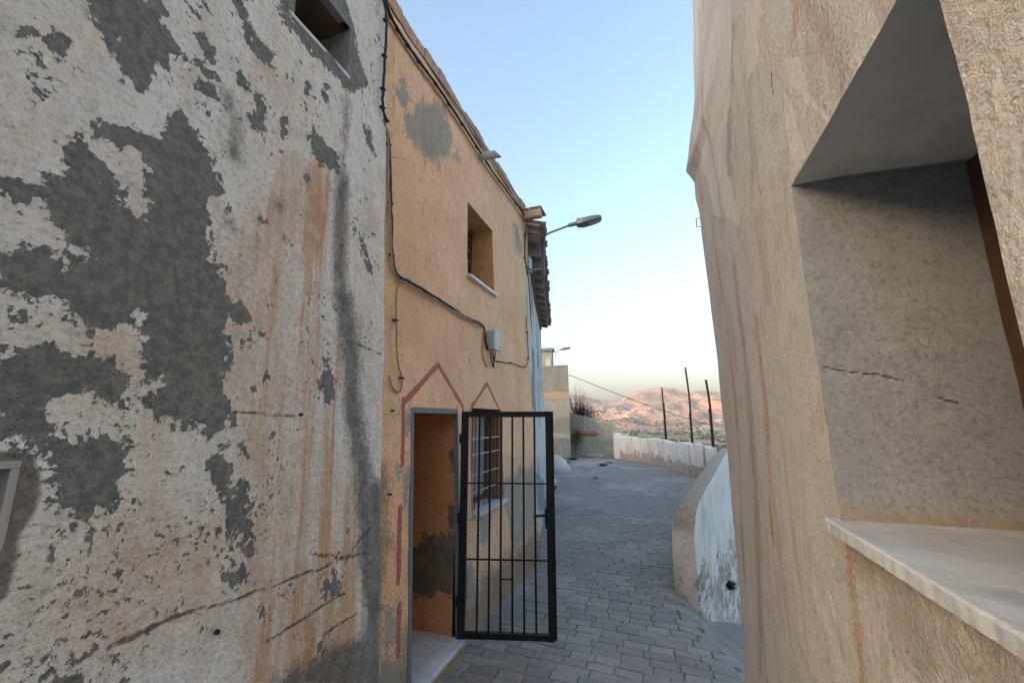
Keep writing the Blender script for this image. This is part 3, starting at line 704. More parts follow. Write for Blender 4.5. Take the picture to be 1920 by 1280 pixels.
mb = MB(); mb.box(-3.29, lx(.13)+.055, y0-.01, y1+.0, .095, .133, .004); mb.build('doorstep', M['marble'], oh)
mb = MB(); mb.box(-2.2, lx(.05)+.04, y0-.03, y1+.02, -.15, .094, .006); mb.build('step_base', plaster('step_render', (.42, .33, .18), (.30, .27, .22), [('none', (0, 0, 0), (0, 0, 0), .01, 0, 5, 0, 0, 1)], .005, .02), oh)
# open security gate: hinged on the far jamb, swung out over the lane
ang = R(16); hx, hy_ = lx(1.0)+.03, y1-.005; gd = Vector((math.cos(ang), math.sin(ang), 0)); gn = Vector((-math.sin(ang), math.cos(ang), 0)); GW, gz0, gz1 = .775, .135, 1.935
def gp(s, d, z): q = Vector((hx, hy_, 0))+gd*s+gn*d; return (q.x, q.y, z)
def gbox(mb, s0, s1, d0, d1, za, zb):
    V = [gp(s0, d0, za), gp(s1, d0, za), gp(s1, d1, za), gp(s0, d1, za), gp(s0, d0, zb), gp(s1, d0, zb), gp(s1, d1, zb), gp(s0, d1, zb)]
    return mb.add(V, [(3, 2, 1, 0), (4, 5, 6, 7), (0, 1, 5, 4), (1, 2, 6, 5), (2, 3, 7, 6), (3, 0, 4, 7)])
mb = MB()
gbox(mb, -.012, .05, -.025, .025, gz0, gz1); gbox(mb, GW-.05, GW, -.025, .025, gz0, gz1); gbox(mb, .0501, GW-.0501, -.02, .02, gz1-.05, gz1-.001); gbox(mb, .0501, GW-.0501, -.02, .02, gz0+.001, gz0+.045)
gbox(mb, GW+.0005, GW+.02, .002, .027, gz0+.002, gz1-.002)
gate = mb.build('security_gate', M['iron'], oh, label='open black iron gate with wire mesh on its lower part')
for k in range(6):
    s = .05+(GW-.10)*(k+1)/7; mb = MB(); gbox(mb, s-.0085, s+.0085, -.007, .007, gz0+.0455, gz1-.0505); mb.build('bar', M['iron'], gate)
zc1 = hy(945, 905, 3.42)[1]; zc2 = hy(945, 1045, 3.45)[1]
for z in (zc1, zc2):
    mb = MB(); gbox(mb, .0505, GW-.0505, -.014, -.0072, z-.006, z+.006); mb.build('crossbar', M['iron'], gate)
mb = MB(); s = .05+(GW-.10)*3/7; s2 = .05+(GW-.10)*4/7; zz = hy(955, 1083, 3.45)[1]; gbox(mb, s+.007, s2-.007, -.005, .005, zz-.005, zz+.005); mb.build('crossbar', M['iron'], gate)
mb = MB(); zt = hy(955, 857, 3.43)[1]
ns = 44
for k in range(ns+1):
    s = .052+(GW-.104)*k/ns; gbox(mb, s-.0006, s+.0006, .0075, .0087, gz0+.046, zt)
nz = int((zt-gz0)/.0155)
for k in range(nz):
    z = gz0+.05+k*.0155; gbox(mb, .051, GW-.051, .009, .0102, z-.0006, z+.0006)
mo = mb.build('wire_mesh', M['lampgrey'], gate); tag(mo, 'fine wire mesh behind the gate bars', None, None, 'stuff')
zh = hy(1025, 965, 3.5)[1]; mb = MB()
gbox(mb, GW-.065, GW+.01, -.035, -.026, zh-.10, zh+.06); mb.tube([gp(GW-.03, -.035, zh+.01), gp(GW-.03, -.07, zh+.012), gp(GW-.06, -.078, zh+.012), gp(GW-.16, -.078, zh+.004)], .011)
mb.tube([gp(GW-.03, .03, zh-.02), gp(GW-.03, .07, zh-.02), gp(GW-.16, .07, zh-.028)], .011); mb.build('handle', M['iron'], gate)
for z in (.4, 1.05, 1.7):
    mb = MB(); mb.tube([gp(-.022, -.0, z-.04), gp(-.022, 0, z+.04)], .011, 8); mb.build('hinge', M['iron'], gate)
# drain spout through the wall head
p0 = Vector((-1.95, 3.97, 4.95)); p1 = Vector((-1.60, 3.99, 4.945)); n = 20; r = .048; V = []; F = []
for i, (p, rr) in enumerate(((p0, r), (p1, r), (p1-Vector((.0, 0, 0)), r-.004), (p0, r-.004))):
    for k in range(n):
        t_ = 2*math.pi*k/n; cut = (.045*(-math.sin(t_))) if i in (1, 2) else 0
        V.append((p.x+cut, p.y+rr*math.cos(t_), p.z+rr*math.sin(t_)))
for i in range(3):
    for k in range(n): F.append((i*n+k, i*n+(k+1) % n, (i+1)*n+(k+1) % n, (i+1)*n+k))
mb = MB(); mb.add(V, F); mb.build('drain_spout', M['pvc'], oh, smooth=True)

# ================================================================== HOUSE BEYOND (blue-white, tiled eaves)
h3 = empty('eaved_house', (-2.6, 9, 0), 'bluish white peeling house with tiled eaves just beyond the orange house', 'house')
DX = -1.68/7.05; Y3a, Y3b = ED, 12.7
def tpos(u, v):
    u = np.asarray(u, float); v = np.asarray(v, float)
    return lx(v, -.035)+DX*(u-Y3a)+.02*fbm(u*1.2, v*1.2, 7, 4, 145), u+0*v, v+0*u
def f3_grey(Y, Z):
    d = .22-(Y-Y3a)*1.1-np.abs(Z-1.9)*.06
    d = np.maximum(d, lsd(Y, Z, [(5.8, 1.4), (6.3, .8), (7.5, .5), (9, .3)], .3))
    d = np.maximum(d, (fbm(Y*1.4, Z*1.4, 0, 5, 151)-.3)*.3)
    return np.clip(d+.12*fbm(Y*4, Z*2.5, 0, 5, 152), -.3, .3)
M3 = plaster('blue_white_render', (.56, .58, .60), (.62, .60, .55), [('pink', (.55, .33, .22), (.6, .42, .30), .04, .12, 8, .9, 0, 1), ('grey', (.16, .19, .22), (.24, .27, .30), .03, .12, 12, .92, .004, .5)], .006, .02, streak=((.40, .44, .50), .6, (.38, .30, .24), .4))
wall_grid('wall', lines(Y3a, Y3b, .03), lines(-.2, 4.84, .03), tpos, [], M3, h3, dict(grey=f3_grey, pink=lambda Y, Z: np.clip(.14-np.hypot((Y-5.85)*1.3, (Z-3.75)*.5), -.3, .3)))
mb = MB(); mb.box(-9, -2.2, Y3a+.01, Y3a+.1, -.2, 4.8); mb.build('gable_wall', M['cement'], h3); mb = MB(); mb.add([(-9, Y3b-.1, -.2), (-3.42, Y3b-.1, -.2), (-3.50, Y3b-.1, 4.84), (-9, Y3b-.1, 4.84), (-9, Y3b, -.2), (-3.42, Y3b, -.2), (-3.50, Y3b, 4.84), (-9, Y3b, 4.84)], [(0, 1, 2, 3), (4, 7, 6, 5), (1, 5, 6, 2), (3, 2, 6, 7)]); mb.build('gable_wall', M['cement'], h3)
ez = 4.86; dl = math.hypot(1, DX); ed = Vector((DX/dl, 1/dl, 0)); en = Vector((1/dl, -DX/dl, 0))   # along the eave, outwards
S3 = Vector((lx(4.86)-.035, Y3a, 0)); LE = (Y3b-Y3a)*dl
def ep(s, d, z): q = S3+ed*s+en*d; return (q.x, q.y, z)
slope = .22
def obox(mb, s0, s1, d0, d1, za0, za1, th):     # sloping slab between distances d0..d1 off the wall
    V = [ep(s0, d0, za0), ep(s1, d0, za0), ep(s1, d1, za1), ep(s0, d1, za1), ep(s0, d0, za0+th), ep(s1, d0, za0+th), ep(s1, d1, za1+th), ep(s0, d1, za1+th)]
    return mb.add(V, [(0, 1, 2, 3), (7, 6, 5, 4), (4, 5, 1, 0), (5, 6, 2, 1), (6, 7, 3, 2), (7, 4, 0, 3)])
OV = .30
rf = MB(); obox(rf, 0, LE, -4.5, OV-.02, ez+.06+4.5*slope, ez+.06-(OV-.02)*slope, .03); rfo = rf.build('roof', M['soffit'], h3)
k = 0; s = .12
while s < LE-.05:
    mb = MB(); obox(mb, s-.035, s+.035, -.1, OV-.05, ez-.04+.1*slope, ez-.04-(OV-.05)*slope, .095); mb.build('rafter', M['rafter'], rfo); s += .62
mb = MB(); obox(mb, 0, LE, .0, .06, ez-.10, ez-.10, .08); mb.build('wall_plate', M['rafter'], rfo)
# curved tiles with their open ends past the boards
def tile_mesh(up):
    V = []; F = []; n = 7; L = .50
    for i, (yy_, rr) in enumerate(((0, .078), (L, .095))):
        for q in (0, .012):
            for k in range(n):
                t_ = math.pi*k/(n-1); V.append(((rr-q)*math.cos(t_), yy_, ((rr-q)*math.sin(t_)*.75)*(1 if up else -1)))
    for k in range(n-1):
        F += [(k, k+1, 2*n+k+1, 2*n+k), (n+k+1, n+k, 3*n+k, 3*n+k+1), (2*n+k, 2*n+k+1, 3*n+k+1, 3*n+k)]
    F += [(0, 2*n, 3*n, n), (n-1, 2*n-1, 4*n-1, 3*n-1)]
    me = bpy.data.meshes.new('roof_tile'); me.from_pydata(V, [], F); me.materials.append(M['tile']); me.update(); return me
TU, TD = tile_mesh(True), tile_mesh(False)
hd = math.atan2(en.y, en.x)-math.pi/2
s = .10; k = 0
while s < LE+.02:
    for me, ds, dz, ex in ((TD, 0, .155, .115), (TU, .115, .15, .075)):
        if s+ds > LE+.05: continue
        o = bpy.data.objects.new('roof_tile', me); link(o, rfo)
        e_ = ex+random.uniform(-.022, .022)
        p = Vector(ep(s+ds, OV-.02+e_-.50, ez+dz+.0-(OV-.5+e_)*slope)); o.location = p-wl(h3); o.rotation_euler = (-math.atan(slope), 0, hd+random.uniform(-.03, .03)); k += 1
    s += .232
rt = MB()
for row in range(1, 7):
    for q in range(30):
        for up, ds in ((False, 0), (True, .115)):
            s = .10+q*.232+ds
            if s > LE: continue
            me = TU if up else TD
            base = Vector(ep(s, OV-.5-row*.42, ez+(.155 if not up else .15)-(OV-.5-row*.42)*slope+.012*row)); ca, sa = math.cos(hd), math.sin(hd)
            rt.add([(base.x+v.co.x*ca-v.co.y*sa, base.y+v.co.x*sa+v.co.y*ca, base.z+v.co.z-v.co.y*slope) for v in me.vertices], [tuple(p.vertices) for p in me.polygons])
ro = rt.build('roof_tile_field', M['tile'], rfo); ro['kind'] = 'stuff'
# plastered orange end of the eaves, with thin tiles over it
mb = MB(); mb.box(-2.35, -1.53, ED-.06, ED+.05, 4.97, 5.10, .006); mb.box(-1.93, -1.79, ED-.02, ED+.10, 4.2, 4.935, .006); mb.build('eaves_end', bpy.data.materials['old_mortar'], h3)
for k in range(4):
    mb = MB(); mb.box(-2.32+k*.204, -2.126+k*.204, ED-.08, ED+.25, 5.103+.004*(k % 2), 5.124+.004*(k % 2), .004); mb.build('flat_tile', M['tile'], h3)

# ================================================================== CONCRETE BOX HOUSE and the buildings behind
h4 = empty('concrete_house', (-5.5, 21, 0), 'grey cement-rendered box house with an orange band, standing at the left end of the lane', 'house')
Y4 = 19.8
def f4(Y, Z): return np.clip(.10-np.abs(Z-3.55)*1.0, -.3, .3)
M4 = plaster('rendered_block', (.25, .25, .23), (.30, .295, .275), [
    ('band', (.50, .36, .25), (.44, .34, .26), .02, .03, 6, .8, 0, 1), ('mid', (.33, .34, .33), (.42, .38, .34), .15, .25, 2.5, .8, 0, 1), ('foot', (.13, .16, .18), (.20, .23, .25), .06, .16, 3, .85, .004, 1), ('stain', (.22, .215, .19), (.27, .26, .23), .08, .3, 2, .85, 0, 1)], .01, .02, fs=30)
def fl4(): return dict(band=lambda Y, Z: np.clip(.16-np.abs(Z-3.02), -.3, .3), mid=lambda Y, Z: np.clip(2.85-Z, -.3, .3), foot=lambda Y, Z: np.clip(.95-Z, -.3, .3), stain=lambda Y, Z: np.clip(.35-np.abs(Z-1.55), -.3, .3))
x4 = -4.05
wall_grid('front_wall', lines(-8.6, x4, .08), lines(-.3, 4.47, .08), lambda u, v: (np.asarray(u, float)-.008*v, np.full(np.shape(u), Y4)+.02*fbm(u, v, 0, 3, 5), np.asarray(v, float)), [], M4, h4, fl4())
wall_grid('side_wall', lines(Y4, 26, .12), lines(-3, 4.47, .12), lambda u, v: (x4-.008*v-(u-Y4)*.225, np.asarray(u, float), np.asarray(v, float)+0*u), [], M4, h4, fl4())
mb = MB(); mb.add([(-8.6, Y4-.01, 4.45), (x4-.03, Y4-.01, 4.45), (x4-1.44, 26, 4.45), (-8.6, 26, 4.45), (-8.6, Y4-.01, 4.5), (x4-.03, Y4-.01, 4.5), (x4-1.44, 26, 4.5), (-8.6, 26, 4.5)], [(3, 2, 1, 0), (4, 5, 6, 7), (0, 1, 5, 4), (1, 2, 6, 5), (2, 3, 7, 6), (3, 0, 4, 7)]); mb.build('roof', M['cement'], h4)
mb = MB(); mb.box(-8.6, x4-1.5, 25.9, 26, -3, 4.44); mb.build('back_wall', M['cement'], h4)
mb = MB(); mb.box(-8.65, -8.601, Y4, 26, -3, 4.45); mb.build('end_wall', M['cement'], h4)
b5 = empty('far_house', (-6.6, 28, 0), 'pale flat-roofed house rising behind the grey cement box house', 'house')
xr, zt5 = hy(1034, 652, 28); mb = MB(); mb.box(-11, xr, 28, 28.5, -3, zt5-.25); mb.build('wall', simple('pale_wall', (.40, .40, .39), .9, .2, 3, bump=.01, bscale=20), b5)
mb = MB(); mb.box(-11, xr+.1, 27.9, 28.6, zt5-.249, zt5, .02); mb.build('roof', simple('roof_slab_green', (.24, .28, .24), .9, .2, 3, bump=.01), b5)
xa, za = hy(1030, 672, 27.95); xb, zb = hy(1036, 685, 27.95)
mb = MB(); mb.box(xa-.25, xa+.1, 27.95, 27.998, zb-.1, za, .005); mb.build('window', M['alu'], b5)

# ================================================================== RIGHT HOUSE
RW = (.72, 1.447, 1.59, 2.62)
rh = empty('cream_house', (1.5, 1.5, 0), 'cream rendered house filling the right border, rust-streaked, with a deep window and marble sill', 'house')
prof = [(1297,-60),(1297,0),(1299,60),(1298,120),(1301,190),(1298,235),(1292,285),(1285,330),(1292,338),(1300,350),(1302,380),(1309,405),(1314,450),(1323,520),(1333,600),(1343,680),(1350,760),(1361,850),(1370,960),(1379,1050),(1387,1150),(1394,1280)]
def _c(px, py):
    x, y, u = ray(px, py); s = 3.42/y; return H+u*s, x*s
PR = sorted(_c(*p) for p in prof); PRz = np.array([p[0] for p in PR]); PRx = np.array([p[1] for p in PR])
YC = 3.42
def rpos(u, v):
    """u < 3.36: the lane face; beyond it turns the rounded corner and runs away along +x"""
    u = np.asarray(u, float)+0*np.asarray(v, float); v = np.asarray(v, float)+0*u
    xc = np.interp(v, PRz, PRx); wgt = np.clip((u-1.75)/(3.3-1.75), 0, 1)**1.6
    base = XR+wgt*(xc-XR)
    d = .010*fbm(u*1.9, v*1.9, 0, 4, 161)*np.clip(wgt*3+.6, 0, 1)+.0035*fbm(u*10, v*6, 0, 3, 162)
    e = np.clip((u-3.34)/.24, 0, 1)*math.pi/2; r = .085
    x = base-d*np.where(u < 3.34, 1, .3)+np.where(u > 3.34, r*(1-np.cos(e)), 0)+np.clip(u-3.58, 0, None)
    y = np.where(u < 3.34, u, 3.34+r*np.sin(e))
    return x, y, v
RS1 = [[(1450,-40),(1452,60),(1440,130),(1415,230),(1408,330),(1468,360)], ]
def fr_rust(Y, Z):
    Y = Y+.022*fbm(Z*2.5, Y*1.5, 9, 4, 401)
    d = np.full(Y.shape, -1.0)
    for ln, wd in (([(1583,1015),(1590,1080),(1600,1150),(1612,1290)], .012), ([(1325,150),(1333,230),(1350,330),(1362,420)], .02), ([(1350,470),(1370,640),(1385,800),(1392,950),(1400,1100)], .02),
                   ([(1500,-20),(1490,60),(1480,100)], .012), ([(1420,600),(1440,820),(1450,1000)], .02), ([(1300,250),(1310,330)], .05)):
        d = np.maximum(d, lsd(Y, Z, P(ln, hr), wd))
    return np.clip(d, -.3, .3)
def fr_peel(Y, Z):
    d = np.full(Y.shape, -1.0)
    for q in ([(1342,-20),(1370,-20),(1375,120),(1360,300),(1390,420),(1345,400),(1322,250),(1330,100)], [(1470,110),(1500,100),(1525,170),(1560,220),(1560,250),(1500,180),(1480,160)], [(1395,-20),(1432,-20),(1420,60),(1430,110),(1400,150)],
              [(1860,110),(1885,110),(1900,190),(1880,200),(1862,180)], [(1475,240),(1470,160),(1490,200),(1520,300),(1490,320)]):
        d = np.maximum(d, sdf(Y, Z, P(q, hr)))
    return np.clip(d+.02*fbm(Y*8, Z*3, 0, 5, 171), -.3, .3)
def fr_grime(Y, Z):
    Y = Y+.022*fbm(Z*2.5, Y*1.5, 9, 4, 401)
    d = np.full(Y.shape, -1.0)
    for ln, wd in (([(1415,-20),(1405,150),(1410,330)], .03), ([(1375,60),(1370,200),(1368,330)], .03), ([(1600,1020),(1700,1100),(1900,1230)], .05), ([(1380,500),(1400,700),(1420,900),(1430,1250)], .05), ([(1690,1180),(1900,1280)], .06), ([(1510,-20),(1560,100),(1580,160)], .03)):
        d = np.maximum(d, lsd(Y, Z, P(ln, hr), wd))
    return np.clip(d, -.3, .3)
R_CR = [[(1450,140),(1440,200),(1432,250),(1425,300),(1424,345)], [(1422,345),(1430,370)], [(1452,180),(1445,110),(1455,50)]]
CREAM = plaster('cream_rough_render', (.75, .705, .65), (.71, .645, .575), [
    ('grime', (.32, .27, .21), (.44, .36, .28), .05, .20, 12, .6, 0, .18),
    ('peel', (.86, .80, .72), (.76, .68, .58), .004, .10, 16, .85, -.004, .3),
    ('rust', (.50, .27, .13), (.60, .42, .28), .035, .22, 16, .8, 0, .14),
    ('crack', (.10, .07, .05), (.2, .14, .1), .002, .003, 60, .95, .006, 1)],
    fine=.011, coarse=.016, streak=((.55, .41, .30), .75, (.52, .32, .19), .65), fs=80, grain=.5, spots=(46, (.10, .075, .06), .10, .75))
U = np.concatenate([[-.6, -.4], np.arange(-.2, 3.34, .0125), np.arange(3.34, 3.60, .015), np.arange(3.7, 9, .3)])
U = np.array(sorted(set(np.round(U, 4)) | {RW[0], RW[1]})); V = lines(-1.6, 6.2, .0165, (RW[2], RW[3]))
wall_grid('wall', U, V, rpos, [RW], CREAM, rh, dict(grime=fr_grime, peel=fr_peel, rust=fr_rust, crack=lambda a, b: crack(a, b, R_CR, .003, hr)))
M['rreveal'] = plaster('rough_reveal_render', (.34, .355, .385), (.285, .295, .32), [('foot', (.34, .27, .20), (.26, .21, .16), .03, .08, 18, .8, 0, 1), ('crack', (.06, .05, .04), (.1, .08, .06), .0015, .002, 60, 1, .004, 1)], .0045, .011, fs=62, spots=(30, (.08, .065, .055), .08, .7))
def rrpos(u, v):     # far side of the window recess, facing back towards the camera
    u = np.asarray(u, float); v = np.asarray(v, float)
    x0 = rpos(np.full(np.shape(v), RW[1]), v)[0]
    return x0+u, RW[1]+.05*u+.006*fbm(u*6, v*6, 0, 4, 181)*np.clip(u*20, 0, 1)*np.clip((v-RW[2])*20, 0, 1), v+0*u
def hrr(px, py): x, z = hy(px, py, RW[1]+.01); return (x-XR, z)
rv = wall_grid('window_reveal', lines(0, .60, .006), lines(RW[2], RW[3], .006), rrpos, [], M['rreveal'], rh, {})
Ug, Vg = np.meshgrid(lines(0, .60, .006), lines(RW[2], RW[3], .006), indexing='ij')
def setattr_(o, nm, arr): a = o.data.attributes.new(nm, 'FLOAT', 'POINT'); a.data.foreach_set('value', arr.ravel().astype(np.float32))
setattr_(rv, 'foot', np.clip(RW[2]+.035-Vg, -.3, .3)); setattr_(rv, 'crack', crack(Ug, Vg, [[(1535,690),(1580,695),(1640,705),(1690,715)], [(1750,740),(1800,752)]], .0024, hrr))
reveal('window_reveal', RW, rpos, .62, M['rreveal'], rh, 1, 'L', jit=.004)
reveal('window_soffit', RW, rpos, .62, M['soffit_grey'], rh, 1, 'T', jit=.006)
V = []; F = []; ys_ = np.arange(RW[0]-.03, RW[1]+.0281, .0065); nn_ = len(ys_); rng = random.Random(9); chips = {int(rng.uniform(5, nn_-4)): rng.uniform(.001, .0025) for _ in range(5)}
for i, y in enumerate(ys_):
    ch = chips.get(i, 0)+.5*chips.get(i-1, 0)+.5*chips.get(i+1, 0); w_ = .0009*math.sin(i*.9)+.0007*math.sin(i*.37); x0 = XR-.03+w_; b_ = .0035+ch; zt, zb = RW[2]+.002, RW[2]-.034
    V += [(XR+.62, y, zt), (x0+b_*1.6, y, zt), (x0+b_*.4, y, zt-b_*.45), (x0, y, zt-b_*1.2), (x0, y, zb+.004), (x0+.005, y, zb), (XR+.62, y, zb)]
for i in range(nn_-1):
    for k in range(7): F.append((i*7+k, i*7+(k+1) % 7, (i+1)*7+(k+1) % 7, (i+1)*7+k))
F += [tuple(range(6, -1, -1)), tuple((nn_-1)*7+k for k in range(7))]
mb = MB(); mb.add(V, F); mb.build('window_sill', M['marble'], rh)
mb = MB(); xs = XR+.445
mb.box(xs, xs+.05, RW[1]-.06, RW[1]+.03, RW[2]+.004, RW[3], .005); mb.box(xs, xs+.05, RW[0]-.03, RW[0]+.045, RW[2]+.004, RW[3], .005); mb.box(xs, xs+.05, RW[0]+.046, RW[1]-.061, RW[3]-.07, RW[3]-.0005, .005); mb.box(xs, xs+.05, RW[0]+.046, RW[1]-.061, RW[2]+.004, RW[2]+.07, .005); mb.box(xs+.004, xs+.046, 1.06, 1.12, RW[2]+.071, RW[3]-.071, .004)
wo = mb.build('window', M['wood'], rh)
mb = MB(); mb.box(xs+.03, xs+.036, RW[0], RW[1], RW[2], RW[3]); mb.build('pane', M['glass'], wo)
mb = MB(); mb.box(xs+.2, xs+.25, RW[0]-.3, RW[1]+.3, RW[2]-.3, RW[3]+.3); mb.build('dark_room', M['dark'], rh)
mb = MB(); mb.box(.62, 9, -.55, 3.3, 6.05, 6.19); mb.build('roof', M['cement'], rh)
mb = MB(); mb.box(8.9, 9, -.55, 3.3, -1.5, 6.04); mb.build('rear_wall', M['cement'], rh)
mb = MB(); mb.box(.445, 9, -.68, -.595, -1.5, 6.1); mb.build('end_wall', M['cement'], rh)
q = _c(1310, 415); mb = MB(); mb.tube([(q[1]+.02, 3.40, q[0]+.02), (q[1]-.018, 3.42, q[0]+.022), (q[1]-.018, 3.42, q[0]-.045), (q[1]+.02, 3.42, q[0]-.05)], .004); mb.build('wall_hook', M['rust'], rh)

# ================================================================== PARAPETS
def parapet(name, pts, width, top, bottom, m, label, fields=None, capm=None, round_start=False, sides=1, lump=.02, flare=0, step=.06, seed=200):
    """a low wall along pts (street-side foot); outer side to the right of the walking direction; rounded top"""
    Pp = [Vector((x, y, 0)) for x, y in pts]; L = [0]
    for a, b in zip(Pp[:-1], Pp[1:]): L.append(L[-1]+(b-a).length)
    def at(s):
        i = max(0, min(len(Pp)-2, int(np.searchsorted(L, s)-1))); f_ = (s-L[i])/(L[i+1]-L[i]); return Pp[i].lerp(Pp[i+1], f_)
    ns = max(3, int(L[-1]/step)); V = []; F = []; prof_n = None
    for i in range(ns+1):
        s = L[-1]*i/ns; p = at(s); d = (at(min(L[-1], s+.25))-at(max(0, s-.25))).normalized(); nrm = Vector((d.y, -d.x, 0))
        tp = top(s); bt = bottom(s); row = []
        ch = .035
        for z in np.linspace(-.1, tp-ch, 14): row.append((0, z))
        row += [(.012, tp-.012), (ch, tp)]+[(width*k/6, tp+.006) for k in range(2, 5)]+[(width-ch, tp), (width-.012, tp-.012)]
        for z in np.linspace(tp-ch, bt, 26):
            row.append((width+flare*max(0, (tp*.4-z))**1.5, z))
        prof_n = len(row)
        for (o_, z) in row:
            q = p+nrm*o_; nz = float(lump*fbm(np.array(q.x*3), np.array(q.y*3), z*3, 4, seed)); nz2 = float(lump*.6*fbm(np.array(q.x*4), np.array(q.y*4), z*4, 4, seed+5))
            sg = -1 if o_ < width*.5 else 1
            V.append((q.x+nrm.x*nz*sg, q.y+nrm.y*nz*sg, z+nz2*.5))
    for i in range(ns):
        for k in range(prof_n-1): F.append((i*prof_n+k, i*prof_n+k+1, (i+1)*prof_n+k+1, (i+1)*prof_n+k))
    F.append(tuple(range(prof_n-1, -1, -1))); F.append(tuple(ns*prof_n+k for k in range(prof_n)))
    mb = MB(); mb.add(V, F); return mb, prof_n, ns
t = NT('limewashed_parapet', .92)
geo = t.n('ShaderNodeNewGeometry'); sn = t.n('ShaderNodeSeparateXYZ'); t.put(sn.inputs[0], geo.outputs['Normal']); sp = t.n('ShaderNodeSeparateXYZ'); t.put(sp.inputs[0], t.pos)
big = t.noise(2.2, 7, .65); fn = t.noise(45, 5, .7); str_ = t.noise(5, 5, .6, vec=t.vec((1, .2, .3)))
white = t.mix((.82, .82, .79), (.74, .74, .70), t.rng(big, .4, .6)); white = t.mix(white, (.46, .44, .40), t.math('MULTIPLY', t.rng(str_, .5, .66), .5))
rock = t.mix((.50, .45, .41), (.26, .22, .19), t.rng(t.noise(9, 7, .75, vec=t.vec((1, .10, 1))), .42, .6)); rock = t.mix(rock, (.74, .72, .70), t.rng(t.noise(10, 6, .7, vec=t.vec((1, .12, 1), (2, 2, 2))), .46, .56))
hgt = t.math('ADD', sp.outputs[2], t.math('MULTIPLY', t.math('SUBTRACT', t.noise(2.2, 7, .7, vec=t.vec((1, .22, 1))), .5), 2.2))
hgt = t.math('SUBTRACT', hgt, t.math('MULTIPLY', t.math('SUBTRACT', sp.outputs[1], 5.4), -.12))
rm = t.rng(hgt, .14, .04)
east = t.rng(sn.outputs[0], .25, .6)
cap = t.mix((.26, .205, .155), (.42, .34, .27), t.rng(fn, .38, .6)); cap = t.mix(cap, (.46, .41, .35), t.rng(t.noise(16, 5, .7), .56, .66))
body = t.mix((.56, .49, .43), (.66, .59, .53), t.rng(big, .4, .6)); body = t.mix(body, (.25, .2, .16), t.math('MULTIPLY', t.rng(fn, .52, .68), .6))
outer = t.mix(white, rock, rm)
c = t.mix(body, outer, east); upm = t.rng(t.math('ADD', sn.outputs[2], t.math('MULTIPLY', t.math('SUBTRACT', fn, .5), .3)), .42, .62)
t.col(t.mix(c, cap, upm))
rb = t.math('MULTIPLY', t.math('MULTIPLY', rm, east), .015)
t.bump(t.math('ADD', t.math('MULTIPLY', fn, .008), t.math('SUBTRACT', t.math('MULTIPLY', t.math('MULTIPLY', t.noise(12, 7, .7), t.math('ADD', t.math('MULTIPLY', rm, .8), 1.0)), .016), rb)), 1.0)
M['lime'] = t.m
mb, _, _ = parapet('parapet', [(.05, 5.2), (.78, 9.1), (1.45, 12.7), (1.75, 14.3)], .24, lambda s: .84*(1-math.exp(-(s+.10)*7))+.20*math.exp(0)*0+.025*s*(s < 6)+(.15 if s >= 6 else 0), lambda s: -5.5, M['lime'], '', flare=.10, lump=.018)
o = mb.build('parapet', M['lime'], None, smooth=True, origin='base'); tag(o, 'near whitewashed parapet with a worn brown rounded top beside the lane', 'wall')
t = NT('stained_white_parapet', .92)
sp = t.n('ShaderNodeSeparateXYZ'); t.put(sp.inputs[0], t.pos)
c = t.mix((.74, .71, .68), (.66, .62, .59), t.rng(t.noise(1.6, 6, .6), .4, .6)); c = t.mix(c, (.36, .29, .26), t.math('MULTIPLY', t.rng(t.noise(5, 6, .65, vec=t.vec((1, 1, .12))), .52, .70), .75))
hgt = t.math('ADD', sp.outputs[2], t.math('MULTIPLY', t.math('SUBTRACT', t.noise(3.2, 7, .7), .5), 1.5)); rm = t.rng(hgt, .40, .24)
c = t.mix(c, t.mix((.44, .33, .28), (.30, .25, .23), t.rng(t.noise(9, 6, .7), .4, .6)), t.math('MULTIPLY', rm, .9)); c = t.mix(c, (.16, .13, .12), t.math('MULTIPLY', t.rng(t.noise(14, 7, .75), .58, .68), t.math('ADD', t.math('MULTIPLY', rm, .7), .25)))
t.col(c); t.bump(t.math('SUBTRACT', t.math('MULTIPLY', t.noise(14, 6, .7), .02), t.math('MULTIPLY', rm, .02)), 1.0); M['stained'] = t.m
mb, _, _ = parapet('parapet', [(1.40, 15.22), (.93, 15.2), (.62, 16.1), (.35, 16.95), (-.02, 18.0), (-.44, 19.05), (-.95, 19.75), (-1.45, 20.4), (-1.86, 20.85)], .22, lambda s: 1.03+.03*math.sin(s*2.1)+(.02 if int(s/.8) % 2 else 0), lambda s: -4.5, M['stained'], '', lump=.03, seed=230)
o = mb.build('parapet', M['stained'], None, smooth=True, origin='base'); tag(o, 'far curving whitewashed parapet with stained flaking foot closing the end of the lane', 'wall')
mb = MB(); mb.box(.80, 1.32, 15.04, 15.35, -.1, 1.06, .03); mb.box(1.36, 1.62, 14.2, 15.18, -.1, 1.0, .03)
o = mb.build('parapet_pier', M['stained'], None, origin='base'); tag(o, 'square whitewashed pier where the two parapets meet', 'pier')
xa_, xb_ = hy(1150, 812, 21.0)[0], hy(1166, 812, 21.0)[0]; mb = MB(); mb.box(xa_, xb_, 20.95, 21.9, -2, hy(1158, 812, 21.0)[1], .02); o = mb.build('white_block', simple('fresh_whitewash', (.68, .73, .76), .9, .08, 4, bump=.004), None, origin='base'); tag(o, 'bright whitewashed block at the far left end of the curving parapet', 'pillar')

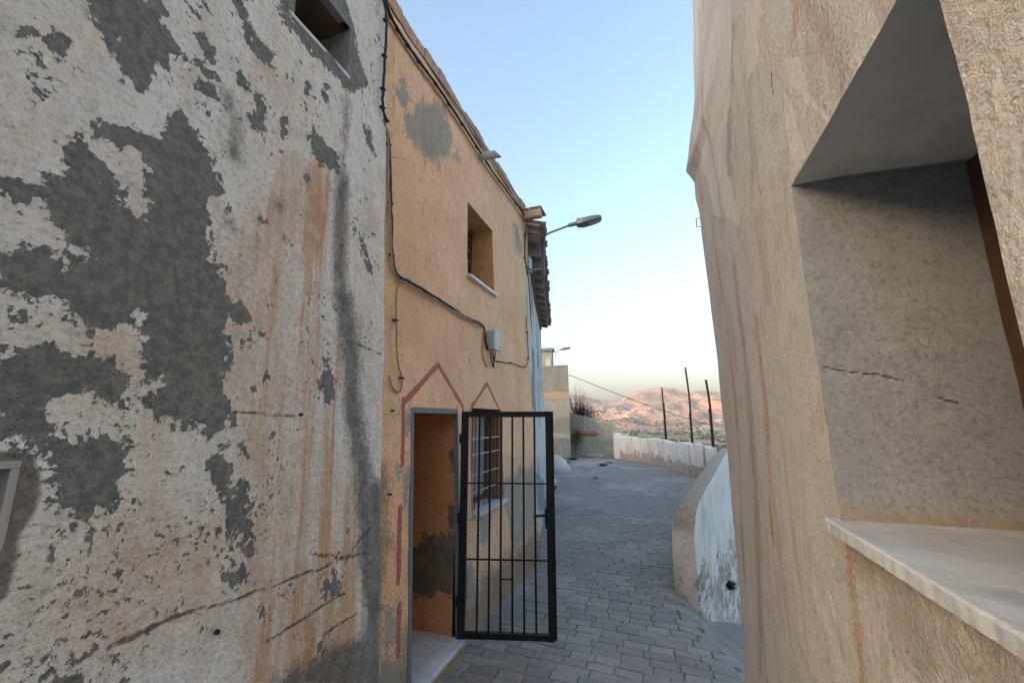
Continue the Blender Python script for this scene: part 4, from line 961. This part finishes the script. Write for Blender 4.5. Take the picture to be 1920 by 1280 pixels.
# low cement wall closing the lane on the left
def f_none(Y, Z): return np.full(np.shape(Y), -1.0)
lw_ = empty('garden_wall', (-3.2, 22, 0), 'low grey cement garden wall between the box house and the white block', 'wall')
MG = plaster('scratched_cement', (.58, .54, .46), (.50, .47, .41), [('none', (0, 0, 0), (0, 0, 0), .01, 0, 5, 0, 0, 1)], .02, .06, streak=((.22, .22, .19), .6, (.40, .34, .26), .5), fs=22)
def gtop(x): return np.interp(x, [-6, -4.2, -3.6, -3.0, -2.7], [2.2, 2.15, 1.95, 1.60, 1.35])
xs_ = np.arange(-6, xa_-.12, .1); V = []; F = []
for i, x in enumerate(xs_):
    tp = float(gtop(x)+.05*fbm(np.array(x*3), np.array(0.), 0, 3, 3))
    for k, z in enumerate(np.linspace(-.2, tp, 16)): V.append((x, 22.0+.05*float(fbm(np.array(x*2.), np.array(z*2.), 0, 4, 8)), z))
    V.append((x, 22.28, tp)); V.append((x, 22.3, -3))
for i in range(len(xs_)-1):
    for k in range(17): F.append((i*18+k, (i+1)*18+k, (i+1)*18+k+1, i*18+k+1))
F.append(tuple((len(xs_)-1)*18+k for k in range(18)))
mb = MB(); mb.add(V, F); mb.build('wall', MG, lw_, smooth=False)
mb = MB(); mb.box(xa_-.19, xa_-.005, 21.93, 22.1, -.1, 1.33, .02); mb.build('end_post', simple('buff_render', (.50, .42, .29), .9, .15, 6, bump=.006), lw_)
for k, (x, s) in enumerate(((-3.95, .22), (-3.72, .26), (-3.5, .20), (-3.3, .24), (-3.15, .15))):
    mb = MB(); n = 8; V = []
    for a_ in range(5):
        for b_ in range(n):
            th = math.pi*a_/4; ph = 2*math.pi*b_/n; rr = s*(1+random.uniform(-.2, .2)); V.append((x+rr*math.sin(th)*math.cos(ph), 21.93+.25*rr*math.sin(th)*math.sin(ph), 1.12+random.uniform(-.01, .01)+rr*.42*math.cos(th)))
    mb.add(V, [(a_*n+b_, (a_+1)*n+b_, (a_+1)*n+(b_+1) % n, a_*n+(b_+1) % n) for a_ in range(4) for b_ in range(n)])
    mb.build('stone', simple('red_stone', (.48, .22, .13), .9, .25, 9, bump=.01) if k == 0 else bpy.data.materials['red_stone'], lw_)
mb = MB(); mb.box(-3.6, -2.75, 21.45, 21.7, -.02, .09, .02); o = mb.build('slab', simple('pale_slab', (.52, .50, .47), .9, .15, 5, bump=.01), None, origin='base'); tag(o, 'pale stone slab lying at the foot of the grey garden wall', 'slab')

# ================================================================== STREET LAMPS
def lamp(name, base, top_z, d, arm, rise, s, label, brackets, m=M['lampgrey']):
    """base: foot of the upright; d: unit direction of the arm"""
    b = Vector(base); d = Vector(d).normalized(); e = empty(name, base, label, 'street lamp', 'street lamps on wall brackets')
    pts = arc([b, b+Vector((0, 0, (top_z-b.z)*.85)), b+Vector((0, 0, top_z-b.z))+d*.03*s, b+d*.10*s+Vector((0, 0, top_z-b.z+.06*s)), b+d*arm+Vector((0, 0, top_z-b.z+rise))], 5)
    mb = MB(); mb.tube(pts, .02*s, 8); mb.build('pole', m, e, smooth=True)
    hp = b+d*arm+Vector((0, 0, top_z-b.z+rise)); ax = (d+Vector((0, 0, .16))).normalized(); sd = ax.cross(Vector((0, 0, 1))).normalized(); up = sd.cross(ax)
    mb = MB(); mb.tube([hp-ax*.03*s, hp+ax*.12*s], [.036*s, .04*s], 8); mb.build('spigot', m, e)
    prof = [(.10, .03, .02, -.02), (.14, .085, .05, -.05), (.24, .115, .055, -.062), (.40, .12, .05, -.058), (.54, .10, .038, -.045), (.585, .07, .02, -.03)]
    V = []; F = []
    for (t_, hw, tp, bt) in prof:
        for (a_, b_) in ((-1, bt), (-1, tp*.2), (-.6, tp), (.6, tp), (1, tp*.2), (1, bt)):
            V.append(hp+ax*t_*s+sd*a_*hw*s+up*b_*s)
    for i in range(len(prof)-1):
        for k in range(6): F.append((i*6+k, i*6+(k+1) % 6, (i+1)*6+(k+1) % 6, (i+1)*6+k))
    F += [tuple(range(5, -1, -1)), tuple((len(prof)-1)*6+k for k in range(6))]
    mb = MB(); mb.add(V, F); head = mb.build('lamp_head', m, e)
    mb = MB(); a0, a1 = hp+ax*.34*s-up*.0605*s, hp+ax*.54*s-up*.055*s; mb.beam(a0, a1, .15*s, .012*s, up); mb.build('lens', M['lens'], head)
    mb = MB(); c_ = hp+ax*.17*s+up*.045*s; mb.tube([c_, c_+up*.045*s], [.04*s, .03*s], 10); mb.build('sensor', m, head)
    for (z, wpt) in brackets:
        mb = MB(); mb.tube([(b.x-d.x*0, b.y, z), wpt], .014, 6); mb.build('bracket', M['pvc'], e)
    return e
sL = .68; wx = Vector(ep(sL, 0, 0)); pb = Vector(ep(sL, OV+.02, 0))
z1_, z2_ = 4.62, 4.38
lamp('street_lamp', (pb.x, pb.y, 4.20), 4.99, (.99, .12, 0), .47, .17, .92, 'grey street lamp with bent arm on the wall at the tiled eaves', [(4.66, (wx.x-.02, wx.y, 4.66)), (4.40, (wx.x-.02, wx.y, 4.40))])
mb = MB(); q0 = Vector(ep(sL-.02, .0, 0)); mb.box(q0.x-.03, q0.x+.10, q0.y-.09, q0.y+.09, 4.34, 4.60, .008); o = mb.build('junction_box', M['boxgrey'], None, origin='base'); tag(o, 'small grey junction box under the tiled eaves by the lamp bracket', 'box', 'electrical boxes on the walls')
x5, z5 = hy(1037, 662, 27.5); d5, zz5 = hy(1066, 651, 27.5)
lamp('street_lamp', (x5+.15, 27.6, z5-.1), z5+.05, (.98, -.05, 0), .35, .18, 1.25, 'small distant street lamp beside the roof of the far pale house', [(z5-.08, (x5-.1, 27.9, z5-.08))])

# ================================================================== CABLES AND BOX
def cable(pix, label, m, r=.008, off=.02, name='cable', jitter=.004, clips=None, group='cables pinned to the left house fronts', base=0.0):
    pts = []
    for i, (px, py) in enumerate(pix):
        y, z = hl(px, py); pts.append((lx(z)+off+base, y, z))
    A = arc(pts, 6); A = [p+Vector((random.uniform(0, jitter), random.uniform(-jitter, jitter), random.uniform(-jitter, jitter))) for p in A]
    mb = MB(); mb.tube(A, r, 6); o = mb.build(name, m, None, smooth=True, origin='base'); tag(o, label, 'cable', group)
    if clips:
        for i in clips:
            p = A[min(len(A)-1, int(i*(len(A)-1)))]; q = MB(); q.box(p.x-.02, p.x+.012, p.y-.018, p.y+.018, p.z-.006, p.z+.008, .002)
            c = q.build('clip', M['cable'], o)
    return o
BK = [.1, .22, .34, .46, .58, .7, .8, .9]
cable([(700,-30),(711,20),(712,70),(707,150),(705,205),(714,232)], 'thick black cable with clips down the edge of the white house', M['cable'], .011, .045, clips=[.15, .32, .5, .68, .82, .97], base=.012)
cable([(714,232),(724,262),(727,340),(729,420),(731,480),(740,515),(765,530),(800,550),(835,572),(872,596),(902,611),(907,640),(911,655)], 'black cable sagging across the orange wall to the grey meter box', M['cable'], .012, .02, clips=BK)
cable([(716,236),(722,270),(722,350),(726,430),(728,485),(738,520),(768,538),(805,560),(840,580),(876,601),(898,613)], 'second brown cable bundled below the black one across the orange wall', M['cable_tan'], .007, .028)
cable([(752,530),(742,536),(738,560),(738,600),(739,655),(741,680),(748,705),(748,725),(742,736),(730,725),(724,704)], 'tan cable hanging in a loop left of the door peak', M['cable_tan'], .007, .02, clips=[.3, .62])
cable([(715,-10),(724,28),(745,66),(775,110),(812,160),(850,216),(885,270),(915,316),(950,364),(985,412)], 'thick black cable running along under the orange house coping', M['cable'], .013, .03, clips=[.05, .13, .21, .29, .37, .45, .53, .61, .69, .77, .85, .93])
cable([(712,-5),(722,34),(743,72),(773,118),(810,168),(848,223),(884,277),(913,322),(948,368),(983,415)], 'thin brown cable just below the thick one under the coping', M['cable_tan'], .008, .022)
cable([(722,20),(770,92),(820,160),(860,218),(890,262),(930,322),(978,388)], 'thin black wire nearest the coping edge of the orange house', M['cable'], .006, .05)
cable([(921,668),(926,676),(942,679),(960,682),(975,687),(984,686),(988,672),(987,640),(984,595)], 'thin black cable looping from the meter box to the far end of the orange wall', M['cable'], .006, .018, clips=[.35, .6, .75, .93])
cable([(983,414),(982,440),(980,470),(982,495),(990,505),(1000,510)], 'black cable turning down the end of the orange house to the junction box', M['cable'], .009, .03, clips=[.2, .5, .8], base=0)
cable([(905,615),(902,640),(902,665),(906,680),(911,688)], 'short brown cable hanging beside the meter box', M['cable_tan'], .006, .02)
for q, lab in (([(914,660),(914,672),(918,688)], 'left one of three loose black cable tails under the grey meter box'), ([(918,661),(919,675),(919,690)], 'middle and longest of three loose black cable tails under the grey meter box'), ([(922,660),(921,672),(917,686)], 'right one of three loose black cable tails under the grey meter box')):
    o = cable(q, lab, M['cable'], .007, .04, group='cable tails under the meter box')
def cable3(pts, label, r, m=M['cable'], group='cables on the eaved house front'):
    mb = MB(); mb.tube(arc([ep(*p) for p in pts], 6), r, 6); o = mb.build('cable', m, None, smooth=True, origin='base'); tag(o, label, 'cable', group)
cable3([(.55, .03, 4.36), (.75, .05, 4.26), (1.2, .05, 3.9), (1.7, .05, 3.2), (2.0, .06, 2.4), (2.1, .05, 1.9)], 'black cable dropping down the blue white wall below the junction box', .009)
cable3([(.68, .12, 4.37), (.72, .2, 4.33), (.70, .31, 4.30)], 'black cable from the junction box to the lamp upright', .008)
cable3([(1.7, .04, 3.6), (1.9, .05, 3.0), (2.6, .05, 2.6), (3.4, .06, 2.2), (4.4, .06, 2.1)], 'slack wire crossing the blue white wall above the gate', .007)
y0b, z0b = hl(911, 664); y1b, z1b = hl(921, 624); xb0 = lx(2.75)
mb = MB(); mb.box(xb0-.0, xb0+.085, 4.03, 4.20, 2.62, 2.83, .006); o = mb.build('meter_box', M['boxgrey'], None, origin='base'); tag(o, 'light grey electrical box on the orange wall above the window peak', 'box', 'electrical boxes on the walls')
mb = MB(); mb.box(xb0+.0855, xb0+.105, 4.026, 4.204, 2.614, 2.838, .006); mb.build('lid', simple('box_lid', (.52, .55, .57), .45, .06, 8, bump=.0003), o)
for (a_, b_) in ((4.05, 2.8), (4.18, 2.65)):
    q = MB(); q.tube([(xb0+.105, a_, b_), (xb0+.109, a_, b_)], .006, 6); q.build('screw', M['cable'], o)
for px, py in ((745, 756), (752, 760), (757, 780)):
    pass
# bolts left in the white wall
for px, py, s in ((557, 777, .008), (398, 1182, .009), (726, 926, .007), (731, 770, .007)):
    y, z = hl(px, py); mb = MB(); xw = lx(z)+.012; mb.tube([(xw-.01, y, z), (xw+.022, y, z)], s, 7); o = mb.build('wall_plug', M['cable'], None, origin=(xw, y, z))
    tag(o, {557: 'dark plug at the end of the short level crack in the white wall', 398: 'dark plug just below the long rising crack in the white wall', 726: 'black plug in the orange wall left of the door, at window height', 731: 'black plug in the orange wall above left of the door frame'}[px], 'wall plug', 'plugs in the walls')

# ================================================================== POSTS AND OVERHEAD WIRE
def post(px, yb, yt, Y, r, label, sleeve=None, bend=0):
    x, z = hy(px, yb, Y); x2, z2 = hy(px-(yb-yt)*.036, yt, Y); e = empty('steel_post', (x, Y, z-.7), label, 'post', 'rusty steel posts outside the parapet')
    mb = MB(); mid = ((x+x2)/2+bend, Y, (z+z2)/2); mb.tube(arc([(x, Y, z-.7), mid, (x, Y, z2)], 4), r, 8); mb.build('pipe', M['rust'], e, smooth=True)
    mb = MB(); mb.tube([(x, Y, z2), (x, Y, z2+.02)], [r*1.25, r*1.1], 8); mb.build('cap', M['rust'], e)
    if sleeve:
        zs = hy(px, sleeve, Y)[1]; mb = MB(); mb.tube([(x+r*1.3, Y, z-.7), (x+r*1.1, Y, zs)], r*1.15, 8); mb.build('sleeve', M['rust'], e)
        for k in range(4):
            mb = MB(); zz = z+(zs-z)*(.15+.26*k); mb.tube([(x-r*.2, Y, zz), (x+r*1.5, Y, zz+.01)], r*1.75, 8); mb.build('tie_wire', M['rust'], e)
post(1247, 814, 728, 18.6, .030, 'leftmost and thinnest rusty post outside the parapet', 755, -.02)
post(1296, 826, 690, 16.2, .032, 'tallest rusty post, in the middle of the three outside the parapet', 775, .0)
post(1335, 838, 713, 14.6, .036, 'rightmost rusty post beside the cream house edge, with thick sleeve', 766, .0)
A0 = Vector((x4-.02, Y4+.1, hy(1064, 702, Y4)[1])); xx, zz = hy(1402, 812, 48); B0 = Vector((xx, 48, zz))
pts = [A0.lerp(B0, k/24)-Vector((0, 0, 1.1*4*(k/24)*(1-k/24)*.35)) for k in range(25)]
mb = MB(); mb.tube(pts, [.016+.014*k/24 for k in range(25)], 5); o = mb.build('overhead_wire', M['cable'], None, smooth=True, origin='base'); tag(o, 'black overhead wire sagging from the grey box house down past the posts', 'wire')
mb = MB(); mb.tube([(B0.x+.05, 48, -24), (B0.x+.05, 48, B0.z+.3)], [.13, .09], 8); o = mb.build('wire_pole', M['oldwood'], None, smooth=True, origin='base'); tag(o, 'wooden pole down the slope that takes the overhead wire', 'pole')

# ================================================================== SMALL THINGS ON THE LANE
def blob(name, c, rad, m, lab, cat, seed=0, n=18, kv=.16, sq=(1, 1, 1), cut=True, parent=None):
    V = []; F = []; na = 12
    for a_ in range(na+1):
        for b_ in range(n):
            th = math.pi*a_/na*(.62 if cut else 1); ph = 2*math.pi*b_/n
            x, y, z = math.sin(th)*math.cos(ph), math.sin(th)*math.sin(ph), math.cos(th)
            k = 1+kv*float(fbm(np.array(x*1.7+seed), np.array(y*1.7), z*1.7, 4, seed)); V.append((c[0]+rad*sq[0]*x*k, c[1]+rad*sq[1]*y*k, c[2]+rad*sq[2]*z*k))
    for a_ in range(na):
        for b_ in range(n): F.append((a_*n+b_, (a_+1)*n+b_, (a_+1)*n+(b_+1) % n, a_*n+(b_+1) % n))
    mb = MB(); mb.add(V, F); o = mb.build(name, m, parent, smooth=True, origin='base')
    if lab: tag(o, lab, cat)
    return o
blob('boulder', (-3.62, 14.9, .06), .52, simple('whitewashed_rock', (.62, .61, .57), .9, .12, 7, bump=.02, bscale=18), 'rounded whitewashed boulder on the lane beyond the gate', 'boulder', 5, 26, .22, (1.0, .8, .92))
e = empty('plastic_jug', (-2.81, 11.3, .0), 'small white plastic jug with red base standing on the lane right behind the gate stile', 'jug')
mb = MB(); mb.tube([(-2.81, 11.3, 0), (-2.81, 11.3, .09), (-2.81, 11.3, .10)], [.085, .09, .06], 12); mb.build('base', simple('red_plastic', (.45, .03, .03), .45, .05, 5, bump=0), e)
mb = MB(); mb.tube([(-2.81, 11.3, .101), (-2.81, 11.3, .2), (-2.81, 11.3, .26), (-2.81, 11.3, .30)], [.08, .08, .04, .03], 12); mb.build('body', simple('white_plastic', (.6, .6, .58), .4, .05, 5, bump=0), e)
def tuft(x, y, z, s, n, label, m=M['leaf'], sp=1.0, group='weeds growing in the paving', cat='weed', nrm=None):
    mb = MB()
    for k in range(n):
        a_ = random.uniform(0, 6.283); r0 = random.uniform(0, s*.45*sp); b = Vector((x+r0*math.cos(a_), y+r0*math.sin(a_), z)); ln = s*random.uniform(.5, 1)
        d = Vector((math.cos(a_)*random.uniform(.2, .9), math.sin(a_)*random.uniform(.2, .9), random.uniform(.3, 1))).normalized()
        if nrm: b = Vector((x, y, z))+Vector((random.uniform(-.3, .3)*s, random.uniform(-.3, .3)*s, random.uniform(-.3, .3)*s)); d = (d+Vector(nrm)).normalized()
        sd = d.cross(Vector((0, 0, 1))).normalized()*s*.07
        mb.add([b-sd, b+sd, b+d*ln*.6+sd*1.2, b+d*ln*.6-sd*1.2, b+d*ln+Vector((0, 0, -.15*s))], [(0, 1, 2, 3), (3, 2, 4)])
    o = mb.build('weed', m, None, origin='base'); tag(o, label, cat, group)
for (px, py, s, n, lab) in ((1116, 897, .09, 50, 'small dark weed tuft alone in the middle of the lane'), (1130, 873, .16, 120, 'wide low patch of weeds on the far lane'), (1072, 862, .22, 90, 'green weeds at the foot of the grey box house corner'),
                            (1143, 868, .12, 60, 'small weeds just right of the wide low weed patch'), (1062, 868, .15, 50, 'short weeds between the boulder and the grey box house')):
    x, y, u = ray(px, py); s_ = -H/u; tuft(x*s_, y*s_, .0, s, n, lab, sp=2.5)
def tuftw(px, py, Y, s, n, lab, nx=(1, -.2, 0)):
    x, z = hy(px, py, Y); tuft(x, Y, z, s, n, lab, nrm=nx, group='plants growing out of the near parapet')
tuftw(1366, 1100, 6.3, .11, 130, 'green plant growing out of the flaking parapet face')
tuftw(1277, 1086, 5.22, .06, 60, 'small green plant on the near end of the parapet', (0, -1, 0))
tuftw(861, 1203, 3.42, .05, 50, 'tiny weed at the corner of the marble doorstep', (1, -.5, .4))
# fallen stones / litter on the lane
st = simple('lane_pebble', (.20, .18, .16), .9, .3, 20, bump=.004)
mb = MB()
for k in range(220):
    x = random.uniform(-1.5, .9); y = random.uniform(2.6, 14)
    if random.random() < .6: x = float(facade_x(y))+abs(random.gauss(0, .12))+.03
    if y > 5.1 and x > par_x(y)-.1: continue
    s = random.uniform(.004, .012); z = float(ground_z(x, y))+.004
    mb.add([(x-s, y, z), (x, y-s, z), (x+s, y, z), (x, y+s, z), (x+s*.1, y, z+s*.9)], [(0, 1, 4), (1, 2, 4), (2, 3, 4), (3, 0, 4)])
o = mb.build('grit', st, None, origin=(0, 0, 0)); tag(o, 'loose grit and plaster crumbs along the foot of the walls', None, None, 'stuff')

# ================================================================== BUSH AND TREES
def bush():
    e = empty('russet_bush', (-4.0, 22.9, 0), 'bare-topped bush with russet leaves behind the grey garden wall', 'bush')
    tw = MB(); lf = MB(); gf = MB(); rng = random.Random(5)
    def leaf(mb, p, s):
        d = Vector((rng.uniform(-1, 1), rng.uniform(-1, 1), rng.uniform(-1, 1))).normalized(); u = d.cross(Vector((0, 0, 1))).normalized()
        mb.add([p, p+d*s*.5+u*s*.3, p+d*s, p+d*s*.5-u*s*.3], [(0, 1, 2, 3)])
    for k in range(70):
        a_ = rng.uniform(-1, 1); b = Vector((-4.2+a_*.15, 22.7, .9)); tip = Vector((-4.15+a_*.75+rng.uniform(-.1, .1), 22.7+rng.uniform(-.5, .5), rng.uniform(2.3, 3.9)-abs(a_)*.5))
        pts = arc([b, b.lerp(tip, .5)+Vector((rng.uniform(-.15, .15), 0, 0)), tip], 5); tw.tube(pts, [.016*(1-.8*i/(len(pts)-1)) for i in range(len(pts))], 4)
        for i in range(26):
            t_ = rng.random()**1.2; p = pts[int(t_*(len(pts)-1))]+Vector((rng.gauss(0, .10), rng.gauss(0, .12), rng.gauss(0, .05)))
            if rng.random() < 1.1-t_*.85: leaf(lf, p, rng.uniform(.05, .11))
    for k in range(2600):
        x = rng.gauss(-3.85, .42); z = rng.gauss(2.15, .24)-max(0, x+3.3)*.18; leaf(lf, Vector((x, 22.5+rng.gauss(0, .25), z)), rng.uniform(.05, .10))
    for k in range(650):
        leaf(gf, Vector((-4.15+rng.gauss(0, .18), 21.8+rng.gauss(0, .12), .9+rng.gauss(0, .28))), rng.uniform(.05, .10))
    tw.build('branches', M['twig'], e); lf.build('foliage', M['redleaf'], e)
    e2 = gf.build('ivy', simple('bright_leaf', (.13, .15, .03), .7, .4, 9, bump=0), None, origin='base'); tag(e2, 'yellow green climber at the left end of the grey garden wall', 'plant')
bush()
def tree(px, r, h, wdt, label, seed, group='trees on the valley floor'):
    x, y, z = tz(px, r); e = empty('valley_tree', (x, y, z), label, 'tree', group); rng = random.Random(seed)
    mb = MB(); mb.tube([(x, y, z-.5), (x, y, z+h*.5)], [h*.045, h*.03], 6); mb.build('trunk', M['twig'], e)
    mb = MB()
    for c in range(9):
        cx, cy, cz, cr = x+rng.uniform(-.5, .5)*wdt, y+rng.uniform(-.4, .4)*wdt, z+h*rng.uniform(.35, .8), wdt*rng.uniform(.22, .38)
        for k in range(75):
            d = Vector((rng.gauss(0, 1), rng.gauss(0, 1), rng.gauss(0, 1))).normalized(); p = Vector((cx, cy, cz))+d*cr*rng.uniform(.75, 1.1); s = wdt*rng.uniform(.05, .11)
            u = d.cross(Vector((rng.random(), rng.random(), rng.random()))).normalized(); v = d.cross(u)
            mb.add([p-u*s, p+v*s, p+u*s, p-v*s], [(0, 1, 2, 3)])
    mb.build('crown', M['vleaf'], e)
M['vleaf'] = simple('valley_foliage', (.045, .075, .04), .8, .35, .2, bump=0)
for i, (px, r, h, wd, lab) in enumerate(((1232, 820, 16, 17, 'leftmost round dark tree of the clump behind the thin post'), (1243, 800, 21, 19, 'tallest dark tree of the clump, right at the thin post'), (1254, 810, 18, 17, 'dark tree just right of the thin post'),
        (1264, 830, 15, 15, 'rightmost low tree of the dark clump'), (1280, 900, 12, 12, 'small tree standing apart, just left of the tallest post'), (1158, 860, 10, 12, 'small dark tree above the bright white block'),
        (1192, 900, 11, 13, 'dark tree between the two white farmhouses'), (1216, 930, 10, 12, 'small tree right of the right farmhouse'), (1170, 980, 9, 12, 'small tree behind the left farmhouse'), (1312, 760, 11, 13, 'dark tree between the two right posts'))):
    tree(px, r, h, wd, lab, i)
# scattered scrub over the valley, one mass
mb = MB(); rng = random.Random(11)
for k in range(2600):
    px = rng.uniform(1045, 1380); r = 420*math.exp(rng.random()*2.0); x, y, z = tz(px, r); h = rng.uniform(2, 6.5)*(1+.2*(r > 1200)); n = 5
    if float(fbm(np.array(x/150), np.array(y/220), 0, 3, 301)) < rng.uniform(-.25, .35): continue
    V = []
    for a_ in range(3):
        for b_ in range(n):
            th = math.pi*(.12+.36*a_); ph = 2*math.pi*b_/n+a_; rr = h*rng.uniform(.6, 1.15); V.append((x+rr*math.sin(th)*math.cos(ph)*1.2, y+rr*math.sin(th)*math.sin(ph), z+h*.3+rr*.7*math.cos(th)))
    mb.add(V, [(0, 1, 2, 3, 4)]+[(a_*n+b_, (a_+1)*n+b_, (a_+1)*n+(b_+1) % n, a_*n+(b_+1) % n) for a_ in range(2) for b_ in range(n)])
o = mb.build('valley_scrub', M['vleaf'], None, origin=(0, 0, 0)); tag(o, 'dark scrub and hedges scattered over the valley floor', None, None, 'stuff')
# fields
def field(pxs, r0, r1, c, name, lab):
    mb = MB(); n = 14; m_ = 10; V = []
    for i in range(n+1):
        for j in range(m_+1):
            px = pxs[0]+(pxs[1]-pxs[0])*i/n; r = r0+(r1-r0)*j/m_; a = math.atan((px-960)/773.7)-PH; x, y = math.sin(a)*r, math.cos(a)*r; z = tz(px, r)[2]; V.append((x, y, z+.5))
    mb.add(V, [(i*(m_+1)+j, (i+1)*(m_+1)+j, (i+1)*(m_+1)+j+1, i*(m_+1)+j+1) for i in range(n) for j in range(m_)])
    t = NT(name, .9); cc = t.mix(c, tuple(q*.7 for q in c), t.rng(t.noise(.05, 6, .6, vec=t.vec((1, .3, 1))), .4, .6)); t.col(cc); o = mb.build(name, t.m, None, origin=(0, 0, 0)); tag(o, lab, None, None, 'structure')
field((1262, 1352), 640, 830, (.075, .17, .05), 'green_field', 'bright green field on the valley floor below the posts')
# farmhouses and the village on the far slope
def farm(px, r, wd, h, lab, rot=0):
    x, y, z = tz(px, r); e = empty('farmhouse', (x, y, z), lab, 'farmhouse', 'white farmhouses on the valley floor'); mb = MB(); mb.box(x-wd/2, x+wd/2, y-4, y+4, z-1, z+h); mb.build('wall', M['vwhite'], e)
    mb = MB(); mb.add([(x-wd/2-.4, y-4.4, z+h+.01), (x+wd/2+.4, y-4.4, z+h+.01), (x+wd/2+.4, y+4.4, z+h+.01), (x-wd/2-.4, y+4.4, z+h+.01), (x-wd/2-.4, y, z+h+1.6), (x+wd/2+.4, y, z+h+1.6)], [(3, 2, 1, 0), (0, 1, 5, 4), (2, 3, 4, 5), (0, 4, 3), (1, 2, 5)]); mb.build('roof', M['tile'], e)
    for k in (-.25, .2):
        mb = MB(); mb.box(x+k*wd-.6, x+k*wd+.6, y-4.06, y-4.001, z+1, z+2.4); mb.build('window', M['dark'], e)
M['vwhite'] = simple('limewash', (.40, .37, .35), .9, .05, .5, bump=0)
farm(1178, 760, 15, 5, 'white farmhouse left of the dark tree clump'); farm(1205, 860, 13, 4.5, 'smaller white farmhouse halfway between block and tree clump'); farm(1252, 700, 9, 4, 'tiny white shed at the foot of the tree clump')
mb = MB(); rng = random.Random(21); nvh = 0
while nvh < 65:
    px = rng.gauss(1168, 26); r = rng.uniform(3050, 3560)+max(0, (px-1168))*3
    if not 1115 < px < 1235: continue
    x, y, z = tz(px, r); wd = rng.uniform(5, 12); h = rng.uniform(4, 7.5); mb.box(x-wd/2, x+wd/2, y-6, y+6, z-4, z+h); nvh += 1
for k in range(10):
    x, y, z = tz(rng.uniform(1340, 1362), rng.uniform(2600, 3000)); mb.box(x-8, x+8, y-5, y+5, z-3, z+4)
o = mb.build('hillside_village', M['vwhite'], None, origin=(0, 0, 0)); tag(o, 'white village scattered over the foot of the far mountain', None, None, 'stuff')

# ================================================================== AIR
mb = MB(); mb.box(-9400, 9400, -9400, 9400, -75, 720)
hm = bpy.data.materials.new('air'); hm.use_nodes = True; hn = hm.node_tree.nodes; hn.remove(hn['Principled BSDF']); pv = hn.new('ShaderNodeVolumePrincipled')
pv.inputs['Color'].default_value = (.80, .86, 1, 1); pv.inputs['Density'].default_value = 0.85e-4; pv.inputs['Anisotropy'].default_value = .2
hm.node_tree.links.new(pv.outputs[0], hn['Material Output'].inputs['Volume'])
o = mb.build('haze', hm, None, origin=(0, 0, 0)); tag(o, 'thin evening haze filling the valley', None, None, 'stuff')
